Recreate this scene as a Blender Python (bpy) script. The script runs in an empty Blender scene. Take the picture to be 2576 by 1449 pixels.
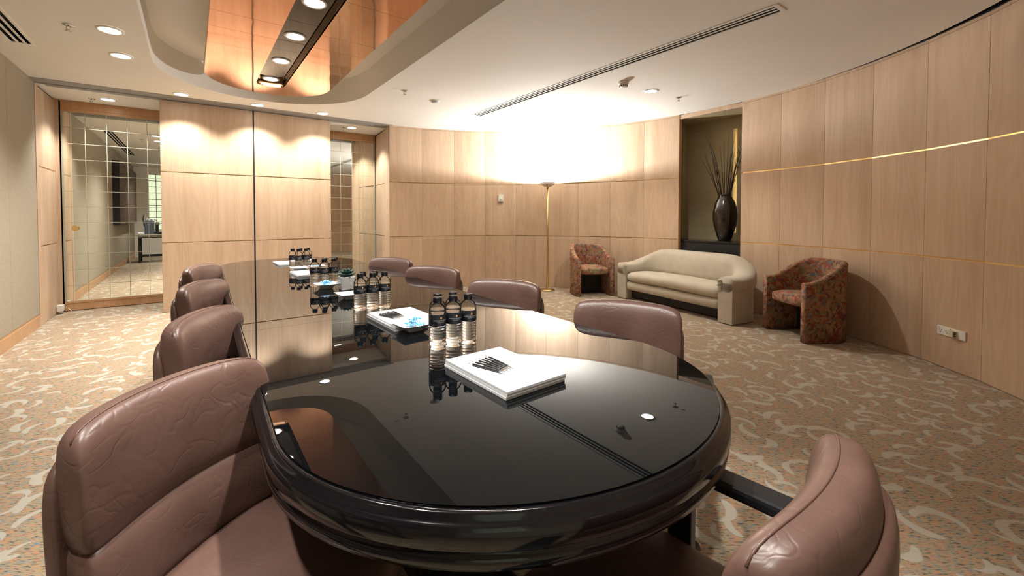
import bpy, bmesh, math, random
from mathutils import Vector, Matrix
random.seed(7)
PI = math.pi
rad = math.radians
S = bpy.context.scene
COL = S.collection

# ------------------------------------------------------------------ camera, world, exposure
cam_d = bpy.data.cameras.new('camera'); cam = bpy.data.objects.new('camera', cam_d); COL.objects.link(cam)
cam_d.sensor_width = 36.0; cam_d.sensor_fit = 'HORIZONTAL'
cam_d.lens = 36.0 * 1056.06 / 2576.0
cam_d.shift_x = (1288 - 1227.63) / 2576.0
cam_d.shift_y = (570.38 - 724.5) / 2576.0
cam_d.clip_start = 0.02
cam.location = (0, 0, 1.2)
cam.rotation_euler = (PI / 2 - 0.0244, 0, -0.6151)
S.camera = cam
world = bpy.data.worlds.new('world'); S.world = world; world.use_nodes = True
wb = world.node_tree.nodes['Background']; wb.inputs[0].default_value = (1.0, 0.93, 0.85, 1); wb.inputs[1].default_value = 0.0
S.view_settings.view_transform = 'Standard'; S.view_settings.look = 'None'
S.view_settings.gamma = 1.0; S.view_settings.use_curve_mapping = False
S.view_settings.exposure = 1.3
S.cycles.diffuse_bounces = 8

DOWN_W = 62.0        # ceiling downlights
SLOT_W = 46.0        # downlights in the copper canopy
TORCH_W = 150.0      # uplighter
WARM = (1.0, 0.965, 0.90)

# ------------------------------------------------------------------ geometry constants (metres)
ZC = 2.66
CX, CY, CR = 2.30, 2.955, 3.48          # curved wall
XL = -1.365                              # left wall
YB = 6.585                               # partition panels
YD = 7.40                                # mirrored doors
YF = -1.2                                # wall behind
TT = 0.742                               # table top

# ------------------------------------------------------------------ materials
def nmat(name):
    m = bpy.data.materials.new(name); m.use_nodes = True
    nt = m.node_tree; b = nt.nodes['Principled BSDF']
    return m, nt, b
def setp(b, **k):
    for key, v in k.items():
        n = {'color': 'Base Color', 'rough': 'Roughness', 'metal': 'Metallic', 'trans': 'Transmission Weight', 'ior': 'IOR',
             'coat': 'Coat Weight', 'coatr': 'Coat Roughness', 'emit': 'Emission Color', 'es': 'Emission Strength', 'spec': 'Specular IOR Level', 'sheen': 'Sheen Weight'}[key]
        if key in ('color', 'emit'): v = (*v, 1)
        b.inputs[n].default_value = v
def plain(name, color, rough=0.5, metal=0.0, **k):
    m, nt, b = nmat(name); setp(b, color=color, rough=rough, metal=metal, **k); return m
def nd(nt, typ, **props):
    n = nt.nodes.new(typ)
    for k, v in props.items(): setattr(n, k, v)
    return n
def ramp(nt, stops, interp='LINEAR'):
    r = nt.nodes.new('ShaderNodeValToRGB'); cr = r.color_ramp; cr.interpolation = interp
    while len(cr.elements) > 1: cr.elements.remove(cr.elements[-1])
    cr.elements[0].position = stops[0][0]; cr.elements[0].color = (*stops[0][1], 1)
    for p, c in stops[1:]:
        e = cr.elements.new(p); e.color = (*c, 1)
    return r
def mth(nt, op, a, b=None, clamp=False):
    n = nt.nodes.new('ShaderNodeMath'); n.operation = op; n.use_clamp = clamp
    for i, v in enumerate((a, b)):
        if v is None: continue
        if isinstance(v, (int, float)): n.inputs[i].default_value = v
        else: nt.links.new(v, n.inputs[i])
    return n.outputs[0]
def mixc(nt, fac, a, b, mode='MIX'):
    n = nt.nodes.new('ShaderNodeMix'); n.data_type = 'RGBA'; n.blend_type = mode
    for sock, v in ((n.inputs['Factor'], fac), (n.inputs[6], a), (n.inputs[7], b)):
        if isinstance(v, (int, float)): sock.default_value = v
        elif isinstance(v, tuple): sock.default_value = (*v, 1) if len(v) == 3 else v
        else: nt.links.new(v, sock)
    return n.outputs[2]
def bump(nt, b, height, strength, dist=0.01):
    n = nt.nodes.new('ShaderNodeBump'); n.inputs['Strength'].default_value = strength; n.inputs['Distance'].default_value = dist
    nt.links.new(height, n.inputs['Height']); nt.links.new(n.outputs[0], b.inputs['Normal'])
def coords(nt, scale=(1, 1, 1), rnd=0.0, out='Object'):
    tc = nd(nt, 'ShaderNodeTexCoord'); mp = nd(nt, 'ShaderNodeMapping'); mp.inputs['Scale'].default_value = scale
    nt.links.new(tc.outputs[out], mp.inputs['Vector'])
    if rnd:
        oi = nd(nt, 'ShaderNodeObjectInfo'); v = nd(nt, 'ShaderNodeVectorMath'); v.operation = 'SCALE'
        cmb = nd(nt, 'ShaderNodeCombineXYZ')
        for i in range(3): nt.links.new(oi.outputs['Random'], cmb.inputs[i])
        nt.links.new(cmb.outputs[0], v.inputs[0]); v.inputs['Scale'].default_value = rnd
        nt.links.new(v.outputs[0], mp.inputs['Location'])
    return mp.outputs[0]
def tex(nt, typ, vec, **inp):
    n = nt.nodes.new(typ)
    for k, v in inp.items(): n.inputs[k.replace('_', ' ')].default_value = v
    if vec is not None: nt.links.new(vec, n.inputs['Vector'])
    return n

def wood(name, ca, cb, rough=0.42):
    m, nt, b = nmat(name)
    v = coords(nt, (1, 1, 1), 37.0)
    st = nd(nt, 'ShaderNodeMapping'); st.inputs['Scale'].default_value = (5.0, 5.0, 0.55); nt.links.new(v, st.inputs['Vector'])
    n1 = tex(nt, 'ShaderNodeTexNoise', st.outputs[0], Scale=1.0, Detail=1.5)
    rings = mth(nt, 'FRACT', mth(nt, 'MULTIPLY', n1.outputs['Fac'], 11.0))
    tri = mth(nt, 'ABSOLUTE', mth(nt, 'SUBTRACT', rings, 0.5))
    fine = nd(nt, 'ShaderNodeMapping'); fine.inputs['Scale'].default_value = (170, 170, 4); nt.links.new(v, fine.inputs['Vector'])
    n2 = tex(nt, 'ShaderNodeTexNoise', fine.outputs[0], Scale=1.0, Detail=3.0)
    big = nd(nt, 'ShaderNodeMapping'); big.inputs['Scale'].default_value = (9, 9, 0.35); nt.links.new(v, big.inputs['Vector'])
    n3 = tex(nt, 'ShaderNodeTexNoise', big.outputs[0], Scale=1.0, Detail=1.0)
    g = mth(nt, 'ADD', mth(nt, 'MULTIPLY', tri, 0.42), mth(nt, 'ADD', mth(nt, 'MULTIPLY', n2.outputs['Fac'], 0.5), mth(nt, 'MULTIPLY', n3.outputs['Fac'], 0.75)))
    r = ramp(nt, [(0.38, ca), (0.85, cb)]); nt.links.new(mth(nt, 'MULTIPLY', g, 0.72), r.inputs[0])
    oi = nd(nt, 'ShaderNodeObjectInfo')
    hv = nd(nt, 'ShaderNodeHueSaturation'); nt.links.new(r.outputs[0], hv.inputs['Color'])
    nt.links.new(mth(nt, 'ADD', 0.95, mth(nt, 'MULTIPLY', oi.outputs['Random'], 0.1)), hv.inputs['Value'])
    nt.links.new(hv.outputs[0], b.inputs['Base Color'])
    setp(b, rough=rough, spec=0.35)
    return m

M = {}
M['wood'] = wood('wood_veneer', (0.49, 0.34, 0.225), (0.62, 0.465, 0.33))
M['wood_trim'] = wood('wood_trim', (0.46, 0.26, 0.13), (0.58, 0.355, 0.20), 0.35)
M['backing'] = plain('dark_backing', (0.03, 0.022, 0.015), 0.8)
M['brass'] = plain('brass', (0.83, 0.62, 0.28), 0.22, 1.0)
M['brass_dk'] = plain('aged_brass', (0.58, 0.42, 0.16), 0.3, 1.0)
M['alu'] = plain('aluminium_track', (0.30, 0.295, 0.28), 0.5, 0.2)
M['black'] = plain('matt_black', (0.008, 0.008, 0.008), 0.6)
M['blackplast'] = plain('black_plastic', (0.012, 0.013, 0.016), 0.38)
M['lacquer'] = plain('black_lacquer', (0.004, 0.004, 0.005), 0.12, 0.0, spec=0.6)
M['white_plastic'] = plain('white_plastic', (0.72, 0.70, 0.64), 0.4)
M['cream_plastic'] = plain('cream_plastic', (0.62, 0.58, 0.40), 0.45)
M['chrome'] = plain('chrome', (0.55, 0.55, 0.56), 0.15, 1.0)
M['mirror'] = plain('mirror_glass', (0.88, 0.91, 0.86), 0.002, 1.0)
M['muntin'] = plain('pale_gold_strip', (0.40, 0.375, 0.28), 0.5, 0.1)
M['porcelain'] = plain('white_porcelain', (0.80, 0.80, 0.80), 0.15)
M['paper'] = plain('white_paper', (0.85, 0.86, 0.88), 0.8)
M['board'] = plain('grey_card', (0.36, 0.36, 0.35), 0.8)
M['cap'] = plain('bottle_cap', (0.006, 0.006, 0.007), 0.32)
M['gold'] = plain('gold_print', (0.75, 0.42, 0.16), 0.4, 0.3)
M['print'] = plain('silver_print', (0.50, 0.50, 0.50), 0.5)
M['silver'] = plain('pen_silver', (0.75, 0.75, 0.76), 0.25, 0.9)

# ceiling paint
m, nt, b = nmat('ceiling_paint'); v = coords(nt)
n = tex(nt, 'ShaderNodeTexNoise', v, Scale=0.9, Detail=2.0)
r = ramp(nt, [(0.3, (0.76, 0.74, 0.685)), (0.7, (0.80, 0.78, 0.725))]); nt.links.new(n.outputs['Fac'], r.inputs[0]); nt.links.new(r.outputs[0], b.inputs['Base Color'])
setp(b, rough=0.85, spec=0.2); M['ceil'] = m
# fabric wall covering
m, nt, b = nmat('wall_fabric'); v = coords(nt, (1, 1, 1), 5.0)
a_ = tex(nt, 'ShaderNodeTexNoise', v, Scale=260.0, Detail=2.0); st = nd(nt, 'ShaderNodeMapping'); st.inputs['Scale'].default_value = (1, 6, 60); nt.links.new(v, st.inputs['Vector'])
b_ = tex(nt, 'ShaderNodeTexNoise', st.outputs[0], Scale=3.0, Detail=2.0)
g = mth(nt, 'ADD', mth(nt, 'MULTIPLY', a_.outputs['Fac'], 0.6), mth(nt, 'MULTIPLY', b_.outputs['Fac'], 0.4))
r = ramp(nt, [(0.35, (0.30, 0.262, 0.20)), (0.65, (0.38, 0.338, 0.262))]); nt.links.new(g, r.inputs[0]); nt.links.new(r.outputs[0], b.inputs['Base Color'])
setp(b, rough=0.95, spec=0.1); bump(nt, b, g, 0.25, 0.003); M['fabric'] = m
# niche paint
m, nt, b = nmat('niche_paint'); v = coords(nt); n = tex(nt, 'ShaderNodeTexNoise', v, Scale=3.0)
r = ramp(nt, [(0.3, (0.36, 0.29, 0.16)), (0.7, (0.42, 0.34, 0.20))]); nt.links.new(n.outputs['Fac'], r.inputs[0]); nt.links.new(r.outputs[0], b.inputs['Base Color']); setp(b, rough=0.8); M['niche'] = m
# copper
m, nt, b = nmat('polished_copper'); v = coords(nt, (1, 1, 1), 9.0); n = tex(nt, 'ShaderNodeTexNoise', v, Scale=2.2, Detail=1.0)
n2 = tex(nt, 'ShaderNodeTexNoise', v, Scale=14.0, Detail=1.0)
setp(b, color=(0.73, 0.42, 0.28), metal=1.0, rough=0.06)
bump(nt, b, mth(nt, 'ADD', n.outputs['Fac'], mth(nt, 'MULTIPLY', n2.outputs['Fac'], 0.04)), 0.10, 0.03); M['copper'] = m
M['smoked'] = plain('smoked_panel', (0.016, 0.016, 0.012), 0.03, 0.0, spec=0.45)
M['copper_dk'] = plain('bronze_edge', (0.35, 0.19, 0.08), 0.25, 1.0)
# table glass
m, nt, b = nmat('black_glass'); v = coords(nt); n = tex(nt, 'ShaderNodeTexNoise', v, Scale=900.0); nr = ramp(nt, [(0.70, (0.012,) * 3), (0.78, (0.10,) * 3)]); nt.links.new(n.outputs['Fac'], nr.inputs[0])
setp(b, color=(0.0022, 0.0028, 0.0036), ior=1.38, spec=0.5); b.inputs['Roughness'].default_value = 0.004; M['tglass'] = m
# leather
def leather(name, c1, c2):
    m, nt, b = nmat(name); v = coords(nt, (1, 1, 1), 11.0)
    n = tex(nt, 'ShaderNodeTexNoise', v, Scale=7.0, Detail=3.0)
    r = ramp(nt, [(0.3, c1), (0.7, c2)]); nt.links.new(n.outputs['Fac'], r.inputs[0]); nt.links.new(r.outputs[0], b.inputs['Base Color'])
    w = nd(nt, 'ShaderNodeVectorMath'); w.operation = 'ADD'; sc = nd(nt, 'ShaderNodeVectorMath'); sc.operation = 'SCALE'; sc.inputs['Scale'].default_value = 0.10
    nt.links.new(n.outputs['Color'], sc.inputs[0]); nt.links.new(v, w.inputs[0]); nt.links.new(sc.outputs[0], w.inputs[1])
    def ridge(sc_, wid):
        q = tex(nt, 'ShaderNodeTexNoise', w.outputs[0], Scale=sc_, Detail=1.0, Distortion=0.6)
        return mth(nt, 'SUBTRACT', mth(nt, 'MULTIPLY', mth(nt, 'ABSOLUTE', mth(nt, 'SUBTRACT', q.outputs['Fac'], 0.5)), 1.0 / wid, True), 1.0)
    msk = tex(nt, 'ShaderNodeTexNoise', v, Scale=4.0); mk = mth(nt, 'MULTIPLY', mth(nt, 'SUBTRACT', msk.outputs['Fac'], 0.47), 6.0, True)
    g = tex(nt, 'ShaderNodeTexNoise', v, Scale=240.0, Detail=2.0)
    cr2 = mth(nt, 'ADD', mth(nt, 'MULTIPLY', ridge(6.0, 0.018), mth(nt, 'MULTIPLY', mk, 0.65)), mth(nt, 'MULTIPLY', ridge(15.0, 0.05), 0.35))
    h = mth(nt, 'ADD', cr2, mth(nt, 'ADD', mth(nt, 'MULTIPLY', g.outputs['Fac'], 0.10), mth(nt, 'MULTIPLY', n.outputs['Fac'], 1.0)))
    bump(nt, b, h, 0.22, 0.004); setp(b, rough=0.36, spec=0.5); return m
M['leather'] = leather('brown_leather', (0.118, 0.064, 0.050), (0.155, 0.087, 0.070))
M['leather_dk'] = leather('brown_leather_shell', (0.115, 0.062, 0.047), (0.145, 0.08, 0.062))
# cream upholstery
m, nt, b = nmat('cream_upholstery'); v = coords(nt); n = tex(nt, 'ShaderNodeTexNoise', v, Scale=9.0, Detail=3.0); st = nd(nt, 'ShaderNodeMapping'); st.inputs['Scale'].default_value = (160, 160, 900); nt.links.new(v, st.inputs['Vector'])
n2 = tex(nt, 'ShaderNodeTexNoise', st.outputs[0], Scale=1.0)
g = mth(nt, 'ADD', mth(nt, 'MULTIPLY', n.outputs['Fac'], 0.6), mth(nt, 'MULTIPLY', n2.outputs['Fac'], 0.4))
r = ramp(nt, [(0.3, (0.42, 0.37, 0.28)), (0.7, (0.51, 0.455, 0.355))]); nt.links.new(g, r.inputs[0]); nt.links.new(r.outputs[0], b.inputs['Base Color']); setp(b, rough=0.9, sheen=0.2); bump(nt, b, g, 0.4, 0.006); M['cream'] = m
# floral fabric
m, nt, b = nmat('floral_fabric'); v = coords(nt, (1, 1, 1), 7.0); dn = tex(nt, 'ShaderNodeTexNoise', v, Scale=9.0, Detail=2.0)
sc = nd(nt, 'ShaderNodeVectorMath'); sc.operation = 'SCALE'; sc.inputs['Scale'].default_value = 0.13; nt.links.new(dn.outputs['Color'], sc.inputs[0])
w = nd(nt, 'ShaderNodeVectorMath'); w.operation = 'ADD'; nt.links.new(v, w.inputs[0]); nt.links.new(sc.outputs[0], w.inputs[1])
vo = tex(nt, 'ShaderNodeTexVoronoi', w.outputs[0], Scale=36.0); sep = nd(nt, 'ShaderNodeSeparateColor'); nt.links.new(vo.outputs['Color'], sep.inputs[0])
pal = ramp(nt, [(0.0, (0.25, 0.075, 0.04)), (0.16, (0.34, 0.14, 0.07)), (0.34, (0.20, 0.155, 0.07)), (0.5, (0.15, 0.05, 0.04)), (0.62, (0.33, 0.18, 0.12)), (0.82, (0.13, 0.13, 0.13)), (0.90, (0.27, 0.22, 0.10))], 'CONSTANT'); nt.links.new(sep.outputs[0], pal.inputs[0])
vo2 = tex(nt, 'ShaderNodeTexVoronoi', w.outputs[0], Scale=60.0); dk = mth(nt, 'LESS_THAN', vo2.outputs['Distance'], 0.2); mk = tex(nt, 'ShaderNodeTexNoise', v, Scale=10.0); mk2 = mth(nt, 'GREATER_THAN', mk.outputs['Fac'], 0.56)
c = mixc(nt, mth(nt, 'MULTIPLY', mth(nt, 'MULTIPLY', dk, mk2), 0.8), pal.outputs[0], (0.05, 0.025, 0.02)); nt.links.new(c, b.inputs['Base Color']); setp(b, rough=0.9); M['floral'] = m
# carpet
m, nt, b = nmat('swirl_carpet'); v = coords(nt)
pr = nd(nt, 'ShaderNodeMapping'); pr.inputs['Rotation'].default_value = (0, 0, 0.615); nt.links.new(v, pr.inputs['Vector'])
st = nd(nt, 'ShaderNodeMapping'); st.inputs['Scale'].default_value = (34, 130, 1); nt.links.new(pr.outputs[0], st.inputs['Vector'])
dn = tex(nt, 'ShaderNodeTexNoise', st.outputs[0], Scale=1.0, Detail=3.0)
sc = nd(nt, 'ShaderNodeSeparateColor'); nt.links.new(dn.outputs['Color'], sc.inputs[0])
pal = ramp(nt, [(0.0, (0.05, 0.055, 0.08)), (0.33, (0.09, 0.09, 0.09)), (0.39, (0.19, 0.15, 0.10)), (0.445, (0.31, 0.235, 0.155)), (0.50, (0.37, 0.265, 0.175)), (0.53, (0.42, 0.26, 0.165)), (0.56, (0.47, 0.20, 0.095)), (0.59, (0.36, 0.30, 0.11)), (0.63, (0.26, 0.22, 0.24)), (0.69, (0.15, 0.18, 0.20))]); nt.links.new(sc.outputs[0], pal.inputs[0])
hue = ramp(nt, [(0.36, (0.78, 0.95, 1.15)), (0.46, (1.0, 1.0, 0.85)), (0.52, (1.08, 0.98, 0.9)), (0.60, (1.2, 0.85, 0.75))]); hn = tex(nt, 'ShaderNodeTexNoise', v, Scale=34.0, Detail=2.0); nt.links.new(hn.outputs['Fac'], hue.inputs[0])
base = mixc(nt, 1.0, mixc(nt, 0.8, pal.outputs[0], hue.outputs[0], 'MULTIPLY'), (0.90, 1.03, 1.13), 'MULTIPLY')
def arcs(scale, off, rr, ww, cut):
    mp = nd(nt, 'ShaderNodeMapping'); mp.inputs['Scale'].default_value = (scale, scale, scale); mp.inputs['Location'].default_value = off; nt.links.new(v, mp.inputs['Vector'])
    vo = nt.nodes.new('ShaderNodeTexVoronoi'); vo.voronoi_dimensions = '2D'; vo.inputs['Scale'].default_value = 1.0; vo.inputs['Randomness'].default_value = 0.75; nt.links.new(mp.outputs[0], vo.inputs['Vector'])
    sub = nd(nt, 'ShaderNodeVectorMath'); sub.operation = 'SUBTRACT'; nt.links.new(mp.outputs[0], sub.inputs[0]); nt.links.new(vo.outputs['Position'], sub.inputs[1])
    ang = nd(nt, 'ShaderNodeSeparateColor'); nt.links.new(vo.outputs['Color'], ang.inputs[0])
    ro = nd(nt, 'ShaderNodeVectorRotate'); ro.rotation_type = 'Z_AXIS'; nt.links.new(sub.outputs[0], ro.inputs['Vector']); nt.links.new(mth(nt, 'MULTIPLY', ang.outputs[0], 6.283), ro.inputs['Angle'])
    sx = nd(nt, 'ShaderNodeSeparateXYZ'); nt.links.new(ro.outputs[0], sx.inputs[0])
    x = sx.outputs[0]; y = mth(nt, 'ADD', sx.outputs[1], rr * 0.75)
    r_ = mth(nt, 'SQRT', mth(nt, 'ADD', mth(nt, 'MULTIPLY', x, x), mth(nt, 'MULTIPLY', y, y)))
    th = mth(nt, 'ARCTAN2', x, y)
    t2 = mth(nt, 'DIVIDE', mth(nt, 'ADD', th, 1.15), 2.3)      # 0..1 along the arc, thick to thin
    tp = mth(nt, 'MULTIPLY', mth(nt, 'SQRT', mth(nt, 'MAXIMUM', mth(nt, 'MULTIPLY', t2, mth(nt, 'SUBTRACT', 1.0, t2)), 0.0)), mth(nt, 'SUBTRACT', 2.3, mth(nt, 'MULTIPLY', t2, 1.5)))
    d = mth(nt, 'SUBTRACT', mth(nt, 'MULTIPLY', tp, ww), mth(nt, 'ABSOLUTE', mth(nt, 'SUBTRACT', r_, rr)))
    return mth(nt, 'MULTIPLY', mth(nt, 'MULTIPLY', d, 45.0, True), mth(nt, 'LESS_THAN', ang.outputs[1], cut))
mask = mth(nt, 'MAXIMUM', mth(nt, 'MAXIMUM', arcs(4.2, (0, 0, 0), 0.36, 0.115, 0.95), arcs(4.9, (3.3, 7.7, 0), 0.34, 0.10, 0.8)), arcs(6.5, (9.1, 2.2, 0), 0.33, 0.115, 0.5))
fz = tex(nt, 'ShaderNodeTexNoise', v, Scale=420.0)
sw = mixc(nt, fz.outputs['Fac'], (0.39, 0.36, 0.295), (0.46, 0.43, 0.36))
c = mixc(nt, mth(nt, 'MULTIPLY', mask, 0.9), base, sw); nt.links.new(c, b.inputs['Base Color']); setp(b, rough=0.97, spec=0.1, sheen=0.15); bump(nt, b, dn.outputs['Fac'], 0.5, 0.006); M['carpet'] = m
# PET bottle
m, nt, b = nmat('clear_bottle'); setp(b, color=(0.99, 0.995, 1.0), rough=0.0, trans=1.0, ior=1.30, coat=0.6, coatr=0.0); M['pet'] = m
m, nt, b = nmat('clear_neck'); nt.nodes.remove(b); out_ = nt.nodes['Material Output']
tr_ = nd(nt, 'ShaderNodeBsdfTransparent'); tr_.inputs[0].default_value = (0.97, 0.98, 0.99, 1); gl_ = nd(nt, 'ShaderNodeBsdfGlossy'); gl_.inputs['Roughness'].default_value = 0.03
fr_ = nd(nt, 'ShaderNodeFresnel'); fr_.inputs['IOR'].default_value = 1.18; mx_ = nd(nt, 'ShaderNodeMixShader')
nt.links.new(fr_.outputs[0], mx_.inputs[0]); nt.links.new(tr_.outputs[0], mx_.inputs[1]); nt.links.new(gl_.outputs[0], mx_.inputs[2]); nt.links.new(mx_.outputs[0], out_.inputs[0]); M['neck'] = m
m, nt, b = nmat('black_label'); setp(b, color=(0.012, 0.014, 0.02), rough=0.35); M['label'] = m
M['leaf'] = plain('succulent_leaf', (0.035, 0.085, 0.075), 0.4)
m, nt, b = nmat('blue_wrapper'); v = coords(nt, (1, 1, 1), 3.0); n = tex(nt, 'ShaderNodeTexNoise', v, Scale=130.0)
r = ramp(nt, [(0.42, (0.05, 0.42, 0.80)), (0.6, (0.62, 0.85, 0.95))]); nt.links.new(n.outputs['Fac'], r.inputs[0]); nt.links.new(r.outputs[0], b.inputs['Base Color']); setp(b, rough=0.15, spec=0.8); M['wrap'] = m
# vase glaze
m, nt, b = nmat('dark_glaze'); v = coords(nt); n = tex(nt, 'ShaderNodeTexNoise', v, Scale=4.0); r = ramp(nt, [(0.4, (0.010, 0.008, 0.006)), (0.7, (0.035, 0.018, 0.010))]); nt.links.new(n.outputs['Fac'], r.inputs[0]); nt.links.new(r.outputs[0], b.inputs['Base Color']); setp(b, rough=0.16, spec=0.6); M['glaze'] = m
M['twig'] = plain('dry_twig', (0.035, 0.02, 0.012), 0.8)
# artwork: dark textured bark-like surface
m, nt, b = nmat('art_surface'); v = coords(nt, (1, 1, 1)); st = nd(nt, 'ShaderNodeMapping'); st.inputs['Scale'].default_value = (3, 8, 22); nt.links.new(v, st.inputs['Vector'])
n = tex(nt, 'ShaderNodeTexNoise', st.outputs[0], Scale=1.5, Detail=5.0); r = ramp(nt, [(0.35, (0.035, 0.02, 0.017)), (0.6, (0.13, 0.07, 0.05)), (0.72, (0.28, 0.15, 0.06))]); nt.links.new(n.outputs['Fac'], r.inputs[0]); nt.links.new(r.outputs[0], b.inputs['Base Color']); setp(b, rough=0.7); bump(nt, b, n.outputs['Fac'], 0.8, 0.02); M['art'] = m
def emis(name, color, strength):
    m, nt, b = nmat(name); setp(b, color=(0, 0, 0), emit=color, es=strength, rough=1.0, spec=0.0); return m
M['lens'] = emis('lamp_lens', (1.0, 0.94, 0.86), 9.0)
M['lens_slot'] = emis('canopy_lamp_lens', (1.0, 0.95, 0.88), 9.0)
M['bulb'] = emis('uplighter_bulb', (1.0, 0.88, 0.7), 60.0)
M['strip'] = emis('niche_strip', (1.0, 0.82, 0.52), 7.0)
M['daylit'] = emis('daylight_behind_blocks', (0.95, 0.95, 0.74), 0.5)
m, nt, b = nmat('glass_block'); setp(b, color=(0.86, 0.92, 0.82), rough=0.12, trans=1.0, ior=1.3); v = coords(nt); n = tex(nt, 'ShaderNodeTexNoise', v, Scale=30.0); bump(nt, b, n.outputs['Fac'], 0.4, 0.01); M['gblock'] = m

# ------------------------------------------------------------------ mesh helpers
class B:
    def __init__(s): s.v = []; s.f = []; s.sm = []
    def add(s, vs, fs, smooth=False, mat=None):
        o = len(s.v)
        for p in vs:
            p = Vector(p); s.v.append(tuple(mat @ p) if mat is not None else tuple(p))
        for f in fs: s.f.append([i + o for i in f]); s.sm.append(smooth)
        return s
    def box(s, x0, x1, y0, y1, z0, z1, mat=None, bev=0.0):
        if bev <= 0:
            vs = [(x, y, z) for z in (z0, z1) for y in (y0, y1) for x in (x0, x1)]
            return s.add(vs, [(0, 2, 3, 1), (4, 5, 7, 6), (0, 1, 5, 4), (2, 6, 7, 3), (0, 4, 6, 2), (1, 3, 7, 5)], False, mat)
        bm = bmesh.new(); bmesh.ops.create_cube(bm, size=1.0)
        bmesh.ops.scale(bm, vec=(x1 - x0, y1 - y0, z1 - z0), verts=bm.verts)
        bmesh.ops.translate(bm, vec=((x0 + x1) / 2, (y0 + y1) / 2, (z0 + z1) / 2), verts=bm.verts)
        bmesh.ops.bevel(bm, geom=bm.edges[:], offset=bev, segments=2, profile=0.6, affect='EDGES')
        bm.verts.index_update(); s.add([v.co[:] for v in bm.verts], [[v.index for v in f.verts] for f in bm.faces], False, mat); bm.free(); return s
    def lathe(s, prof, n=32, mat=None, cap0=True, cap1=True, fn=None):
        vs = []; fs = []
        for r, z in prof:
            for i in range(n):
                a = 2 * PI * i / n; rr = r * (fn(a, z) if fn else 1); vs.append((rr * math.cos(a), rr * math.sin(a), z))
        for j in range(len(prof) - 1):
            for i in range(n):
                k = (i + 1) % n; fs.append((j * n + i, j * n + k, (j + 1) * n + k, (j + 1) * n + i))
        s.add(vs, fs, True, mat)
        o = len(s.v) - len(vs)
        if cap0: s.f.append([o + i for i in range(n)][::-1]); s.sm.append(False)
        if cap1: s.f.append([o + (len(prof) - 1) * n + i for i in range(n)]); s.sm.append(False)
        return s
    def tube(s, pts, r, n=8, mat=None, caps=True, taper=None, flat=1.0):
        pts = [Vector(p) for p in pts]; vs = []; fs = []
        up = Vector((0, 0, 1))
        for i, p in enumerate(pts):
            t = (pts[min(i + 1, len(pts) - 1)] - pts[max(i - 1, 0)]).normalized()
            a = t.cross(up)
            if a.length < 1e-4: a = t.cross(Vector((0, 1, 0)))
            a.normalize(); c = t.cross(a); rr = r * (taper(i / (len(pts) - 1)) if taper else 1)
            for k in range(n):
                q = 2 * PI * k / n; vs.append(p + a * (rr * math.cos(q)) + c * (rr * flat * math.sin(q)))
        for j in range(len(pts) - 1):
            for k in range(n):
                l = (k + 1) % n; fs.append((j * n + k, j * n + l, (j + 1) * n + l, (j + 1) * n + k))
        if caps: fs.append(list(range(n))[::-1]); fs.append([(len(pts) - 1) * n + k for k in range(n)])
        return s.add(vs, fs, True, mat)
    def grid(s, rows, closed_u=False, closed_v=False, smooth=True, mat=None, caps=False):
        nr, nc = len(rows), len(rows[0]); vs = [p for r in rows for p in r]; fs = []
        for i in range(nr if closed_u else nr - 1):
            for j in range(nc if closed_v else nc - 1):
                i2, j2 = (i + 1) % nr, (j + 1) % nc
                fs.append((i * nc + j, i * nc + j2, i2 * nc + j2, i2 * nc + j))
        if caps: fs.append(list(range(nc))[::-1]); fs.append([(nr - 1) * nc + j for j in range(nc)])
        return s.add(vs, fs, smooth, mat)
    def prism(s, poly, z0, z1, mat=None):
        n = len(poly); vs = [(x, y, z0) for x, y in poly] + [(x, y, z1) for x, y in poly]
        fs = [list(range(n))[::-1], list(range(n, 2 * n))] + [(i, (i + 1) % n, n + (i + 1) % n, n + i) for i in range(n)]
        return s.add(vs, fs, False, mat)
    def mesh(s, name, fix=True):
        me = bpy.data.meshes.new(name); me.from_pydata(s.v, [], s.f); me.polygons.foreach_set('use_smooth', s.sm)
        if fix:
            bm = bmesh.new(); bm.from_mesh(me); bmesh.ops.recalc_face_normals(bm, faces=bm.faces); bm.to_mesh(me); bm.free()
        me.update(); return me
def link(name, me, mat=None, parent=None, loc=None, rot=None):
    o = bpy.data.objects.new(name, me); COL.objects.link(o)
    if mat is not None and me is not None and not me.materials: me.materials.append(M[mat] if isinstance(mat, str) else mat)
    if parent is not None: o.parent = parent
    if loc is not None: o.location = loc
    if rot is not None: o.rotation_euler = rot
    return o
def ob(name, b, mat, parent=None, loc=None, rot=None): return link(name, b.mesh(name), mat, parent, loc, rot)
def tag(o, label, cat, group=None):
    o['label'] = label; o['category'] = cat
    if group: o['group'] = group
    return o
def thing(name, label, cat, loc=(0, 0, 0), rz=0.0, group=None):
    o = bpy.data.objects.new(name, None); o.empty_display_size = 0.1; COL.objects.link(o); o.location = loc; o.rotation_euler = (0, 0, rz)
    return tag(o, label, cat, group)
def struct(o, label=None):
    o['kind'] = 'structure'
    if label: o['label'] = label
    return o
def dup(root, loc=None, rz=None, label=None, group=None, parent=None):
    r = root.copy(); COL.objects.link(r)
    if parent is not None: r.parent = parent
    if loc is not None: r.location = loc
    if rz is not None: r.rotation_euler = (0, 0, rz)
    if label: r['label'] = label
    if group: r['group'] = group
    for ch in list(root.children): dup(ch, parent=r)
    return r
def arcpts(cx, cy, r, a0, a1, n): return [(cx + r * math.cos(rad(a0 + (a1 - a0) * i / n)), cy + r * math.sin(rad(a0 + (a1 - a0) * i / n))) for i in range(n + 1)]
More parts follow.
